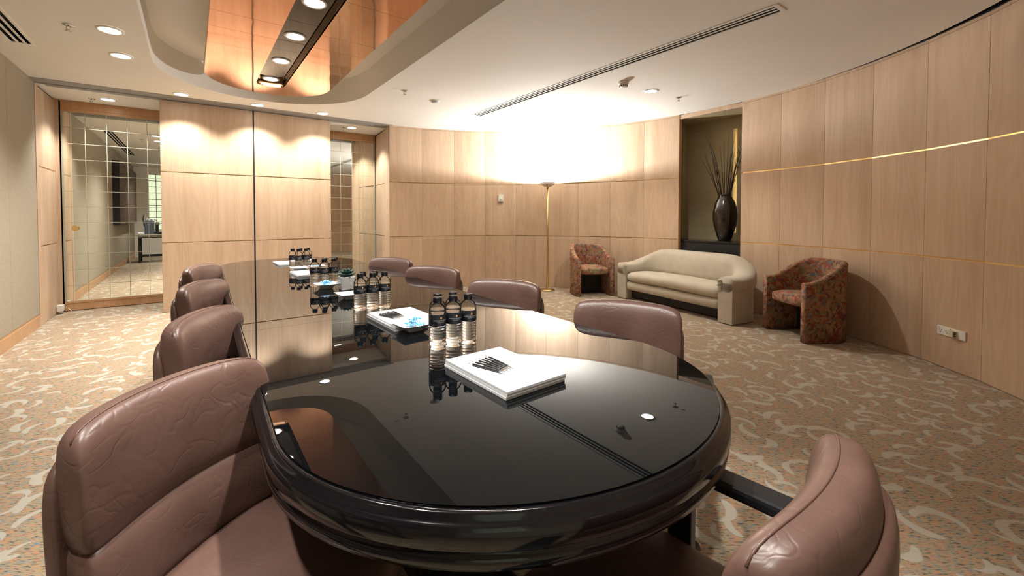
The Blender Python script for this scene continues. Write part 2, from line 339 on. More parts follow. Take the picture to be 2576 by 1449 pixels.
def stadium(cx, y0, y1, hw, dep, n=24):
    """long rounded shape: straight sides, elliptical ends of depth dep"""
    p = []
    for i in range(n + 1): a = PI * i / n; p.append((cx + hw * math.cos(a), y1 - dep + dep * math.sin(a)))
    for i in range(n + 1): a = PI + PI * i / n; p.append((cx + hw * math.cos(a), y0 + dep + dep * math.sin(a)))
    return p
def filled(outer, holes, z):
    bm = bmesh.new(); edges = []
    for loop in [outer] + holes:
        vs = [bm.verts.new((x, y, z)) for x, y in loop]
        for i in range(len(vs)): edges.append(bm.edges.new((vs[i], vs[(i + 1) % len(vs)])))
    bmesh.ops.triangle_fill(bm, use_beauty=True, use_dissolve=False, edges=edges)
    for f in bm.faces:
        if f.normal.z > 0: f.normal_flip()
    me = bpy.data.meshes.new('filled'); bm.to_mesh(me); bm.free(); return me

# ------------------------------------------------------------------ floor and ceiling
struct(ob('floor', B().box(-1.45, 6.6, -1.35, 7.6, -0.06, 0.0), 'carpet'), 'swirl patterned beige and rust carpet')
CAPEX = 0.735
coffer = stadium(CAPEX, -0.52, 6.0, 1.015, 1.015, 40)
def gap(a): return 0.004 + (0.0 if a > -18 else min(0.075, (-18 - a) * 0.0021))
outer = [(XL - 0.05, YF - 0.1), (XL - 0.05, YD + 0.1), (2.78, YD + 0.1), (2.66, 6.46)]
outer += [(CX + (CR - gap(a)) * math.cos(rad(a)), CY + (CR - gap(a)) * math.sin(rad(a))) for a in [84 - 1.5 * i for i in range(117)]]
outer += [(2.25, -0.52), (2.25, YF - 0.1)]
RD = (3.330, 3.445, 1.265, 5.075); LD = (-1.205, -1.085, 1.66, 5.17)
holes = [coffer] + [[(d[0], d[2]), (d[1], d[2]), (d[1], d[3]), (d[0], d[3])] for d in (RD, LD)]
ceiling = struct(link('ceiling', filled(outer, holes, ZC), 'ceil'), 'beige plaster ceiling with a long rounded coffer')
cb_ = B(); n = len(coffer); cb_.add([(x, y, ZC) for x, y in coffer] + [(x, y, 2.96) for x, y in coffer], [(i, (i + 1) % n, n + (i + 1) % n, n + i) for i in range(n)], True)
ob('coffer_side', cb_, 'ceil', ceiling)
ct = B(); ct.add([(x, y, 2.96) for x, y in coffer], [list(range(n))]); ob('coffer_top', ct, 'ceil', ceiling)

# ------------------------------------------------------------------ left wall (fabric) and timber reveal
wl = struct(ob('wall_left', B().box(XL - 0.12, XL - 0.02, YF - 0.1, YD + 0.12, 0, ZC + 0.05), 'backing'), 'beige fabric covered wall')
seams = [YF, 0.05, 1.25, 2.45, 3.65, 4.80, 5.70, 6.545]
for i in range(len(seams) - 1):
    w_ = seams[i + 1] - seams[i] - 0.003
    ob('fabric_panel', B().box(-0.02, 0.0, 0, w_, 0.0, ZC - 0.141, bev=0.004), 'fabric', wl, (XL, seams[i], 0.138))
bl = struct(ob('baseboard_left', B().box(XL - 0.02, XL + 0.004, YF, 6.545, 0.0, 0.118).box(XL - 0.02, XL - 0.004, YF, 6.545, 0.118, 0.137), 'wood_trim'), 'timber skirting below the fabric wall')
ROWS = [(0.004, 0.865), (0.877, 1.750), (1.762, 2.634)]
for z0, z1 in ROWS:
    ob('wood_panel', B().box(-0.02, 0.0, 0.10, 0.79, 0, z1 - z0, bev=0.0015), 'wood', wl, (XL, 6.55, z0))
ob('corner_post', B().box(-0.02, 0.003, 0.0, 0.098, 0, ZC - 0.004), 'wood', wl, (XL, 6.55, 0))
ob('corner_post', B().box(-0.02, 0.003, 0.792, 0.835, 0, ZC - 0.004), 'wood', wl, (XL, 6.55, 0))
for z in (0.871, 1.756): ob('brass_strip', B().box(-0.02, -0.006, 0.1, 0.79, -0.007, 0.007), 'brass', wl, (XL, 6.55, z))

# ------------------------------------------------------------------ sliding partition panels
wbk = struct(ob('wall_back', B().box(-0.295, 1.73, YB + 0.022, YB + 0.085, 0.005, ZC - 0.012), 'backing'), 'two tall timber partition panels under a ceiling track')
for x0, x1 in ((-0.302, 0.703), (0.722, 1.733)):
    for k, (z0, z1) in enumerate(ROWS):
        ob('wood_panel', B().box(0, x1 - x0, 0, 0.022, 0, (z1 if k < 2 else 2.644) - z0, bev=0.0015), 'wood', wbk, (x0, YB, z0))
    for z in (0.871, 1.756): ob('brass_strip', B().box(0, x1 - x0, 0.008, 0.022, -0.007, 0.007), 'brass', wbk, (x0, YB, z))
    ob('panel_edge', B().box(-0.001 if x0 < 0 else x1 - x0 - 0.001, 0.001 if x0 < 0 else x1 - x0 + 0.001, 0.024, 0.08, 0.005, 2.644), 'wood', wbk, (x0, YB, 0))
ob('joint_seal', B().box(0.703, 0.722, YB + 0.010, YB + 0.03, 0.005, 2.644), 'black', wbk)
tr = B().box(-1.36, 2.64, 6.37, 6.555, ZC - 0.006, ZC + 0.02).box(-1.36, 2.64, 6.555, 6.57, ZC - 0.014, ZC + 0.02).box(-1.30, 2.62, 6.60, 6.70, ZC - 0.004, ZC + 0.02)
struct(ob('trim_1', tr, 'alu'), 'grey metal track in the ceiling for the sliding panels')
# wall behind the partition and between the mirrored doors, right reveal
wr2 = struct(ob('wall_recess', B().box(-0.05, 1.50, YD - 0.02, YD + 0.1, 0, ZC), 'wood'), 'timber wall hidden behind the sliding panels')
rv = struct(ob('wall_reveal', B().add([(2.625, 6.445, 0), (2.745, YD, 0), (2.84, YD, 0), (2.70, 6.445, 0), (2.625, 6.445, ZC), (2.745, YD, ZC), (2.84, YD, ZC), (2.70, 6.445, ZC)], [(0, 1, 5, 4), (0, 3, 7, 4), (3, 2, 6, 7), (1, 2, 6, 5), (0, 1, 2, 3), (4, 5, 6, 7)]), 'backing'), 'timber reveal beside the narrow mirrored door')
ra = math.atan2(YD - 6.445, 2.745 - 2.625)
for z0, z1 in ROWS: ob('wood_panel', B().box(0.30, 0.925, 0.0, 0.016, 0, z1 - z0, bev=0.0015), 'wood', rv, (2.625, 6.445, z0), (0, 0, ra))
ob('edge_post', B().box(0.0, 0.295, 0.0, 0.018, 0, ZC - 0.004), 'wood', rv, (2.625, 6.445, 0), (0, 0, ra))
for z in (0.871, 1.756): ob('brass_strip', B().box(0.3, 0.925, 0.0, 0.008, -0.007, 0.007), 'brass_dk', rv, (2.625, 6.445, z), (0, 0, ra))

for dx in (0.20, 0.235): ob('screw_hole', B().lathe([(0.006, 0.0), (0.005, 0.001)], 12), 'black', rv, (2.625 + dx * math.cos(ra) - 0.0185 * math.sin(ra), 6.445 + dx * math.sin(ra) + 0.0185 * math.cos(ra), 2.50), (PI / 2, 0, ra + PI))

# ------------------------------------------------------------------ mirrored doors
def mirror_door(name, x0, x1, label, handle=None):
    d = struct(bpy.data.objects.new(name, None), label); COL.objects.link(d); d.location = (x0, YD, 0)
    W = x1 - x0; zt, zb = 2.522, 0.122; nx = max(1, round(W / 0.2)); nz = 12; px = (W - 0.03) / nx; pz = (zt - zb) / nz
    ob('head_rail', B().box(0, W, -0.012, 0.03, zt + 0.035, ZC - 0.003).box(0, W, -0.016, 0.03, zt, zt + 0.033), 'wood_trim', d)
    ob('bottom_rail', B().box(0, W, -0.012, 0.03, 0.008, zb - 0.028).box(0, W, -0.016, 0.03, zb - 0.026, zb), 'wood_trim', d)
    ob('side_stile', B().box(0, 0.015, -0.016, 0.03, zb, zt), 'muntin', d); ob('side_stile', B().box(W - 0.015, W, -0.016, 0.03, zb, zt), 'muntin', d)
    ob('backing_board', B().box(0, W, 0.03, 0.05, 0, ZC), 'backing', d)
    pane = B().box(0, px - 0.004, 0, 0.004, 0, pz - 0.004).mesh('pane')
    for i in range(nx):
        for j in range(nz): link('pane', pane, 'mirror', d, (0.017 + i * px, -0.004, zb + 0.002 + j * pz))
    for i in range(nx + 1): ob('muntin', B().box(-0.003, 0.003, -0.0075, 0.0, zb, zt), 'muntin', d, (0.015 + i * px, 0, 0))
    for j in range(nz + 1): ob('muntin', B().box(0.0, W, -0.007, 0.0, -0.003, 0.003), 'muntin', d, (0, 0, zb + j * pz))
    if handle is not None:
        h = ob('flush_pull', B().lathe([(0.002, -0.006), (0.026, -0.006), (0.031, -0.002), (0.036, 0.004), (0.036, 0.010)], 24), 'brass', d, (handle[0] - x0, -0.014, handle[1]), (PI / 2, 0, 0))
    return d
ob('door_jamb', B().box(0.0, 0.030, 0.836, 0.86, 0, ZC - 0.004), 'wood', wl, (XL, 6.55, 0))
mirror_door('door_1', -1.318, -0.05, 'wide mirrored door gridded with pale gold strips', (-1.207, 1.05))
mirror_door('door_2', 1.50, 2.722, 'mirrored door in the recess behind the curved wall end')

# ------------------------------------------------------------------ curved timber wall
JA = [84.98, 76.05, 67.17, 58.42, 49.70, 41.10, 32.40, 23.90, 15.40, 6.95]
JB = [-7.02, -14.94, -22.99, -31.04, -39.08, -47.18, -55.25, -63.3, -71.4, -79.5, -87.6]
def cp(a, r=CR): return Vector((CX + r * math.cos(rad(a)), CY + r * math.sin(rad(a)), 0))
wb1 = B()
for lo, hi in ((6.95, 84.6), (-90.0, -7.02)):
    nseg = 60; o = []
    inner = [cp(lo + (hi - lo) * i / nseg, CR + 0.025) for i in range(nseg + 1)]; outr = [cp(lo + (hi - lo) * i / nseg, CR + 0.12) for i in range(nseg + 1)]
    wb1.grid([[(p.x, p.y, z) for p in inner] for z in (0, 2.9)]); wb1.grid([[(p.x, p.y, z) for p in outr] for z in (0, 2.9)])
    for e in (0, -1): wb1.grid([[(inner[e].x, inner[e].y, z), (outr[e].x, outr[e].y, z)] for z in (0, 2.9)])
wr = struct(ob('wall_right', wb1, 'backing'), 'curved timber panelled wall with brass lines')
pm = {}
def wall_run(J):
    for i in range(len(J) - 1):
        a, b2 = cp(J[i]), cp(J[i + 1]); d = b2 - a; L = d.length; ang = math.atan2(d.y, d.x)
        for k, (z0, z1) in enumerate(ROWS):
            key = (round(L, 3), k)
            if key not in pm: pm[key] = B().box(0.001, L - 0.001, 0.0, 0.016, 0, z1 - z0, bev=0.0012).mesh('wood_panel')
            link('wood_panel', pm[key], 'wood', wr, (a.x, a.y, z0), (0, 0, ang))
        for z in (0.871, 1.756):
            key = (round(L, 3), 'b')
            if key not in pm: pm[key] = B().box(0, L, 0.004, 0.016, -0.006, 0.006).mesh('brass_strip')
            link('brass_strip', pm[key], 'brass', wr, (a.x, a.y, z), (0, 0, ang))
        key = (round(L, 3), 't')
        if key not in pm: pm[key] = B().box(0, L, 0.0, 0.03, 0, 0.024).mesh('top_strip')
        link('top_strip', pm[key], 'wood', wr, (a.x, a.y, 2.6365), (0, 0, ang))
wall_run(JA); wall_run(JB)

# ------------------------------------------------------------------ niche
def radial(a): return Vector((math.cos(rad(a)), math.sin(rad(a)), 0))
nl, nr_ = cp(6.95), cp(-7.02)
NB = 6.28                                    # back of the niche
nw = B()
nw.box(NB, NB + 0.08, 2.30, 2.818, 0, ZC)                                 # back, right of the lit slot
nw.box(NB, NB + 0.08, 2.874, 3.62, 0, ZC); nw.box(NB, NB + 0.08, 2.818, 2.874, 0, 0.965); nw.box(NB, NB + 0.08, 2.818, 2.874, 2.44, ZC)
nw.box(NB + 0.2, NB + 0.24, 2.7, 3.0, 0.9, 2.5); nw.box(NB + 0.08, NB + 0.24, 2.755, 2.775, 0.9, 2.5); nw.box(NB + 0.08, NB + 0.24, 2.905, 2.925, 0.9, 2.5)
nw.box(NB + 0.08, NB + 0.24, 2.755, 2.905, 2.44, 2.46); nw.box(NB + 0.08, NB + 0.24, 2.755, 2.905, 0.945, 0.965)
nw.box(5.80, NB, 2.26, 2.32, 0, ZC); nw.box(5.88, NB, 3.56, 3.62, 0, ZC)
nw.box(5.78, NB, 2.3, 3.62, 2.60, 2.64)
wn = struct(ob('wall_niche', nw, 'niche'), 'olive painted niche with a glowing vertical slot')
ob('light_strip', B().box(NB + 0.15, NB + 0.165, 2.785, 2.800, 0.98, 2.43), 'strip', wn)
jb = B().add([(nl.x, nl.y - 0.004, 0), (nl.x + 0.075, nl.y - 0.003, 0), (nl.x + 0.075, nl.y + 0.06, 0), (nl.x, nl.y + 0.05, 0), (nl.x, nl.y - 0.004, ZC), (nl.x + 0.075, nl.y - 0.003, ZC), (nl.x + 0.075, nl.y + 0.06, ZC), (nl.x, nl.y + 0.05, ZC)], [(0, 1, 5, 4), (1, 2, 6, 5), (2, 3, 7, 6), (3, 0, 4, 7), (0, 1, 2, 3), (4, 5, 6, 7)])
ob('jamb', jb, 'wood_trim', wn)
ob('jamb', B().box(nr_.x, nr_.x + 0.06, nr_.y - 0.06, nr_.y - 0.002, 0, ZC), 'wood_trim', wn)
ob('niche_lintel', B().box(nl.x + 0.012, nl.x + 0.032, nr_.y, nl.y, 2.60, ZC - 0.002), 'wood', wn)
cab = thing('niche_cabinet', 'black low cabinet built into the niche under the vase', 'cabinet', (6.06, 2.945, 0))
ob('top', B().box(-0.235, 0.205, -0.60, 0.60, 0.835, 0.86, bev=0.003), 'lacquer', cab)
ob('body', B().box(-0.21, 0.205, -0.60, 0.60, 0.0, 0.833), 'black', cab)
for k in range(2): ob('cabinet_door', B().box(-0.226, -0.212, -0.598 + k * 0.6, -0.001 + k * 0.6, 0.05, 0.832), 'blackplast', cab)

# ------------------------------------------------------------------ wall behind the camera with glass block window
wf = struct(ob('wall_front', B().box(XL - 0.1, -1.03, YF - 0.12, YF, 0, ZC + 0.3).box(-0.13, 2.42, YF - 0.12, YF, 0, ZC + 0.3).box(-1.03, -0.13, YF - 0.12, YF, 0, 0.8).box(-1.03, -0.13, YF - 0.12, YF, 2.45, ZC + 0.3).box(2.3, 2.42, YF, -0.53, 0, ZC + 0.3), 'ceil'), 'plain wall opposite the mirrored doors')
win = struct(ob('window_1', B().box(-1.03, -0.13, YF - 0.16, YF - 0.14, 0.8, 2.45), 'daylit'), 'window of glass blocks')
gb = B().box(0.005, 0.175, 0, 0.08, 0.005, 0.178, bev=0.012).mesh('glass_block')
for i in range(5):
    for j in range(9): link('pane', gb, 'gblock', win, (-1.03 + i * 0.18, YF - 0.1, 0.8 + j * 0.183))

for i in range(6): ob('mortar', B().box(-0.008, 0.008, YF - 0.10, YF - 0.012, 0.8, 2.45), 'board', win, (-1.03 + i * 0.18, 0, 0))
for j in range(10): ob('mortar', B().box(-1.03, -0.13, YF - 0.10, YF - 0.012, -0.008, 0.008), 'board', win, (0, 0, 0.8 + j * 0.183))

# ------------------------------------------------------------------ copper canopy in the coffer
can = thing('copper_canopy', 'long polished copper ceiling canopy with a dark slot of downlights', 'ceiling canopy', (CAPEX, 2.745, 2.66))
cop = stadium(0, -2.945, 2.945, 0.607, 0.55, 28)
slot = stadium(0.008, -2.60, 2.60, 0.142, 0.11, 14)
cuts = [-2.945, -2.40, -1.75, -1.10, -0.45, 0.20, 0.85, 1.152, 1.520, 2.945]
def clip(poly, ylo, yhi):
    for s_, lim in ((1, ylo), (-1, -yhi)):
        out = []
        for i in range(len(poly)):
            p, q = poly[i], poly[(i + 1) % len(poly)]; a_, c_ = s_ * p[1] - lim, s_ * q[1] - lim
            if a_ >= 0: out.append(p)
            if (a_ >= 0) != (c_ >= 0):
                t = a_ / (a_ - c_); out.append((p[0] + (q[0] - p[0]) * t, p[1] + (q[1] - p[1]) * t))
        poly = out
    return poly
for i in range(len(cuts) - 1):
    lo, hi = cuts[i] + 0.0012, cuts[i + 1] - 0.0012
    P = clip(cop, lo, hi); Q = clip(slot, lo, hi)
    if max(p[1] for p in Q) < hi - 0.01 or min(p[1] for p in Q) > lo + 0.01:
        # end sheet: slot opens inside the sheet, bridge the two outlines into one polygon with a notch
        top = hi > 2; s_ = 1 if top else -1
        yl = lo if top else hi
        right = [p for p in P]; 
        Pn = sorted([p for p in P if abs(p[1] - yl) < 1e-6], key=lambda p: p[0]); Qn = sorted([p for p in Q if abs(p[1] - yl) < 1e-6], key=lambda p: p[0])
        oc = [p for p in P if abs(p[1] - yl) > 1e-6]; ic = [p for p in Q if abs(p[1] - yl) > 1e-6]
        oc.sort(key=lambda p: -math.atan2(s_ * (p[1] - yl), p[0])); ic.sort(key=lambda p: math.atan2(s_ * (p[1] - yl), p[0]))
        poly = [Pn[0]] + oc + [Pn[-1], Qn[-1]] + ic + [Qn[0]]
        ob('copper_sheet', B().prism(poly, 0.012 + 0.0, 0.03), 'copper', can)
    else:
        for sgn in (-1, 1):
            xs = [p for p in P if p[0] * sgn > 0]; e = 0.008 + 0.142 * sgn
            xs.sort(key=lambda p: p[1]); ob('copper_sheet', B().prism(xs + [(e, hi), (e, lo)], 0.012, 0.03), 'copper', can)
eb = B(); n = len(cop); ring = []
for off, z in ((0.0, 0.014), (0.006, 0.018), (0.008, 0.03), (0.008, 0.055), (0.0, 0.06)):
    ring.append([(x * (1 + off / 0.607), y + (off if y > 0 else -off), z) for x, y in cop])
eb.grid(ring, closed_v=True); ob('edge_roll', eb, 'copper', can)
sr = B(); sr.grid([[(x, y, z) for x, y in slot] for z in (0.011, 0.07)], closed_v=True); ob('slot_rim', sr, 'copper_dk', can)
pcuts = [-2.595, -1.9, -1.215, -0.53, 0.155, 0.84, 1.525, 2.595]
for i in range(len(pcuts) - 1): ob('smoked_panel', B().box(-0.135, 0.151, pcuts[i] + 0.002, pcuts[i + 1] - 0.002, 0.07, 0.078), 'smoked', can)
ob('canopy_back', B().prism(stadium(0, -2.9, 2.9, 0.57, 0.5, 20), 0.08, 0.10), 'ceil', can)
for q in (-1.6, 0.0, 1.6):
    for sx in (-0.4, 0.4): ob('hanger_rod', B().tube([(sx, q, 0.1), (sx, q, 0.3)], 0.006), 'alu', can)

# ------------------------------------------------------------------ lamps in ceiling
ring_me = B().lathe([(0.066, 0.002), (0.070, -0.004), (0.082, -0.004), (0.088, 0.0), (0.088, 0.004)], 40, cap0=False, cap1=False).mesh('trim_ring')
lens_me = B().lathe([(0.001, 0.0), (0.067, 0.0)], 40, cap0=False, cap1=False).mesh('lens')
def downlight(name, x, y, z, label, watts, group, lens='lens', size=118, blend=0.5, ringmat='white_plastic', col=WARM):
    t = thing(name, label, 'downlight', (x, y, z - 0.005), 0, group)
    link('trim_ring', ring_me if ringmat == 'white_plastic' else ring_me.copy(), None, t)
    t.children[0].data.materials.clear() if not t.children[0].data.materials else None
    if not t.children[0].data.materials: t.children[0].data.materials.append(M[ringmat])
    lm = lens_me
    if lens != 'lens': lm = lens_me.copy(); lm.materials.clear(); lm.materials.append(M[lens])
    link('lens', lm, 'lens', t, (0, 0, 0.001))
    ld = bpy.data.lights.new('downlight_lamp', 'SPOT'); ld.energy = watts; ld.color = col; ld.spot_size = rad(size); ld.spot_blend = blend; ld.shadow_soft_size = 0.035
    lo = bpy.data.objects.new('lamp_source', ld); COL.objects.link(lo); lo.parent = t; lo.location = (0, 0, -0.012)
    return t
G = 'round recessed ceiling downlights'
for x, y, lab in ((-0.077, 6.24, 'ceiling downlight above the partition, over its end by the wide mirrored door'), (0.729, 6.255, 'ceiling downlight above the black joint of the partition panels'), (1.536, 6.235, 'ceiling downlight above the partition, over its end by the narrow mirror')):
    downlight('ceiling_downlight', x, y, ZC, lab, DOWN_W * 0.9, G, blend=0.65)
downlight('ceiling_downlight', -0.50, 5.06, ZC, 'ceiling downlight beside the coffer, closer to the partition panels', DOWN_W * 1.12, G, blend=0.9)
downlight('ceiling_downlight', -0.50, 4.42, ZC, 'ceiling downlight beside the coffer, next to the sprinkler and grille end', DOWN_W * 1.12, G, blend=0.9)
downlight('ceiling_downlight', -0.50, 1.06, ZC, 'unseen fill downlight added beside the coffer above the wall artwork', DOWN_W * 0.7, G, blend=0.9)  # unseen lamp, added to brighten the room end behind the camera
downlight('ceiling_downlight', -0.50, 0.42, ZC, 'unseen fill downlight added beside the coffer above the coffee machine', DOWN_W * 0.7, G, blend=0.9)  # second added fill lamp, out of view, lifts what the mirror reflects
downlight('ceiling_downlight', -0.83, 7.04, ZC, 'ceiling downlight inside the recess of the wide mirrored door', DOWN_W * 0.8, G)
downlight('ceiling_downlight', 2.174, 6.955, ZC, 'ceiling downlight inside the recess of the narrow mirrored door', DOWN_W * 0.8, G)
downlight('ceiling_downlight', 4.385, 2.93, ZC, 'ceiling downlight above the cream sofa', DOWN_W * 0.62, G)
GC = 'downlights in the slot of the copper canopy'
for i, y in enumerate((5.228, 4.57, 3.885, 3.20, 2.515, 1.83, 1.145, 0.46)):
    downlight('canopy_downlight', 0.742, y, 2.66 + 0.07, 'round white downlight in the dark slot of the copper canopy', SLOT_W, GC, 'lens_slot', 72, 0.5)

# ------------------------------------------------------------------ ceiling fittings
def diffuser(d, label):
    t = thing('air_diffuser', label, 'air vent', ((d[0] + d[1]) / 2, (d[2] + d[3]) / 2, ZC)); hx, hy = (d[1] - d[0]) / 2, (d[3] - d[2]) / 2
    ob('frame', B().box(-hx - 0.03, -hx, -hy - 0.03, hy + 0.03, -0.004, 0.002).box(hx, hx + 0.02, -hy - 0.03, hy + 0.03, -0.004, 0.002).box(-hx, hx, -hy - 0.03, -hy, -0.004, 0.002).box(-hx, hx, hy, hy + 0.03, -0.004, 0.002), 'ceil', t)
    ob('plenum', B().box(-hx, hx, -hy, hy, 0.095, 0.1).box(-hx - 0.004, -hx, -hy, hy, 0.002, 0.1).box(hx, hx + 0.004, -hy, hy, 0.002, 0.1).box(-hx, hx, -hy - 0.004, -hy, 0.002, 0.1).box(-hx, hx, hy, hy + 0.004, 0.002, 0.1), 'black', t)
    pit = (2 * hx + 0.018) / 3
    for k in range(1, 3): ob('slat', B().box(-hx + k * pit - 0.018, -hx + k * pit, -hy, hy, -0.001, 0.002), 'ceil', t)
diffuser(RD, 'long slotted air vent in the ceiling near the curved wall')
diffuser(LD, 'slotted air vent in the ceiling along the fabric wall')
def sprinkler(x, y, label):
    t = thing('sprinkler', label, 'sprinkler', (x, y, ZC), 0, 'ceiling sprinklers')
    ob('rosette', B().lathe([(0.036, 0.0), (0.034, -0.004), (0.012, -0.010), (0.009, -0.012)], 20), 'chrome', t)
    ob('frame_arms', B().tube([(-0.010, 0, -0.012), (-0.013, 0, -0.026), (0, 0, -0.040), (0.013, 0, -0.026), (0.010, 0, -0.012)], 0.003, 6), 'chrome', t)
    ob('deflector', B().lathe([(0.004, -0.040), (0.017, -0.041), (0.019, -0.044), (0.004, -0.045)], 16), 'chrome', t)
for x, y, l in ((-0.745, 4.49, 'chrome sprinkler head beside the slotted vent by the fabric wall'), (-0.99, 7.13, 'chrome sprinkler head in the recess of the wide mirrored door'), (2.043, 4.567, 'chrome sprinkler head on the ceiling beside the coffer'), (4.9, 2.886, 'chrome sprinkler head on the ceiling in front of the niche'), (2.073, 7.02, 'chrome sprinkler head in the recess of the narrow mirrored door')):
    sprinkler(x, y, l)
t = thing('smoke_detector', 'white domed smoke detector with dark slots on the ceiling', 'smoke detector', (3.85, 2.90, ZC))
ob('base', B().lathe([(0.055, 0.0), (0.055, -0.018), (0.048, -0.026)], 32), 'white_plastic', t)
ob('dome', B().lathe([(0.045, -0.025), (0.040, -0.048), (0.028, -0.058), (0.004, -0.060)], 32), 'white_plastic', t)
for k in range(10): ob('slot', B().box(0.033, 0.044, -0.006, 0.006, -0.052, -0.038), 'black', t, None, (0, 0, 2 * PI * k / 10))
t = thing('ceiling_speaker', 'flat round grey ceiling sensor near the coffer end', 'sensor', (2.535, 4.752, ZC))
ob('rim', B().lathe([(0.062, 0.0), (0.060, -0.006), (0.045, -0.010)], 32), 'white_plastic', t)
ob('face', B().lathe([(0.045, -0.010), (0.040, -0.018), (0.003, -0.020)], 32), plain('grey_face', (0.45, 0.47, 0.50), 0.4), t)

# ------------------------------------------------------------------ floor lamp (uplighter)
LX, LY = 4.72, 5.005
t = thing('floor_lamp', 'slim brass floor lamp throwing light up the curved wall', 'floor lamp', (LX, LY, 0))
ob('base', B().lathe([(0.12, 0.0), (0.12, 0.012), (0.112, 0.02), (0.02, 0.026)], 40), 'brass_dk', t)
ob('pole', B().lathe([(0.0125, 0.02), (0.0125, 1.68)], 16), 'brass_dk', t)
ob('shade', B().lathe([(0.016, 1.672), (0.06, 1.682), (0.105, 1.71), (0.128, 1.748), (0.124, 1.749), (0.10, 1.714), (0.058, 1.688), (0.014, 1.678)], 48), plain('shade_enamel', (0.72, 0.62, 0.52), 0.4, 0.0), t)
ob('switch_stem', B().tube([(-0.075, -0.06, 1.712), (-0.10, -0.085, 1.69)], 0.006), 'blackplast', t)
ob('bulb', B().lathe([(0.004, 1.705), (0.018, 1.71), (0.02, 1.72), (0.006, 1.728)], 16), 'bulb', t)
ld = bpy.data.lights.new('uplighter_lamp', 'POINT'); ld.energy = TORCH_W; ld.color = (0.93, 0.975, 1.0); ld.shadow_soft_size = 0.012
lo = bpy.data.objects.new('lamp_source', ld); COL.objects.link(lo); lo.parent = t; lo.location = (0, 0, 1.7335)

# ------------------------------------------------------------------ table
TA = math.atan(0.022)
table = thing('conference_table', 'long black glass conference table with rounded ends', 'table', (0.776, 2.74, 0), -TA)
def tout(off, n=40): return stadium(0, -2.313 - off, 2.325 + off, 0.597 + off, 0.52 + off, n)
gcuts = [-2.325, -0.84, 0.745, 2.325]
for i in range(3):
    P = clip(tout(0.0), gcuts[i] + 0.0008, gcuts[i + 1] - 0.0008)
    ob('glass_panel', B().prism(P, TT - 0.008, TT), 'tglass', table)
rim = B(); prof = [(-0.004, TT - 0.009), (-0.002, TT - 0.004), (0.006, TT - 0.003), (0.012, TT - 0.007), (0.013, TT - 0.016), (0.018, TT - 0.018), (0.024, TT - 0.026), (0.025, TT - 0.055), (0.021, TT - 0.060), (0.012, TT - 0.061)]
rim.grid([[(x, y, z) for x, y in tout(o_)] for o_, z in prof], closed_v=True); ob('rim_moulding', rim, 'lacquer', table)
lb = B(); prof = [(0.012, TT - 0.061), (0.012, TT - 0.068), (0.019, TT - 0.070), (0.022, TT - 0.076), (0.020, TT - 0.090), (0.008, TT - 0.095), (-0.05, TT - 0.095)]
lb.grid([[(x, y, z) for x, y in tout(o_)] for o_, z in prof], closed_v=True); ob('lower_band', lb, 'lacquer', table)
ob('underside', B().prism(tout(-0.01), TT - 0.097, TT - 0.0085), 'black', table)
for sy in (-1.35, 0.0, 1.35): ob('pedestal', B().prism(stadium(0, sy - 0.34, sy + 0.34, 0.17, 0.17, 12), 0.0, TT - 0.097), 'lacquer', table)

# ------------------------------------------------------------------ office chairs
def sgn_pow(c, p): return math.copysign(abs(c) ** p, c)
def pillow(b, w, z0, z1, th, y0, curve, crown, tilt, nu=26, nv=26, p=4.5, n=3.2, puff=0.0, wtop=1.0):
    rows = []
    for i in range(nu + 1):
        u = math.sin((i / nu - 0.5) * PI) * 0.9995
        e = max(0.0, 1 - abs(u) ** p) ** (1 / p)
        hh = (z1 - z0) / 2 * (0.12 + 0.88 * e); tt = th / 2 * (0.18 + 0.82 * e); zc = (z0 + z1) / 2 - crown * u * u
        row = []
        for j in range(nv):
            a = 2 * PI * j / nv; cy, cz = sgn_pow(math.cos(a), 2 / n), sgn_pow(math.sin(a), 2 / n)
            z = zc + hh * cz; k = (z - z0) / (z1 - z0)
            x = u * w / 2 * (1 + (wtop - 1) * k)
            y = y0 + tt * cy * (1 + puff * (1 - cz * cz) * (1 - u * u)) + curve * u * u - (z - z0) * tilt
            row.append((x, y, z))
        rows.append(row)
    b.grid(rows, closed_v=True, caps=True); return b
def slab(b, w, d, z0, z1, yc, p=5.0, n=2.6, dip=0.0, nu=24, nv=20, dome=0.0):
    """flat seat cushion: superellipse plan, soft edges"""
    rows = []
    for j in range(nv + 1):
        t_ = (j / nv - 0.5) * PI; s_ = math.cos(t_) ** (2 / n) if j not in (0, nv) else 0.02
        zz = (z0 + z1) / 2 + (z1 - z0) / 2 * sgn_pow(math.sin(t_), 2 / n)
        row = []
        for i in range(4 * nu // 2):
            a = 2 * PI * i / (2 * nu); x = w / 2 * sgn_pow(math.cos(a), 2 / p) * s_; y = d / 2 * sgn_pow(math.sin(a), 2 / p) * s_
            zq = zz + (dome * (1 - (2 * x / w) ** 2) * (1 - (2 * y / d) ** 2) if zz > (z0 + z1) / 2 else 0)
            row.append((x, yc + y, zq))
        rows.append(row)
    b.grid(rows, closed_v=True, caps=True); return b
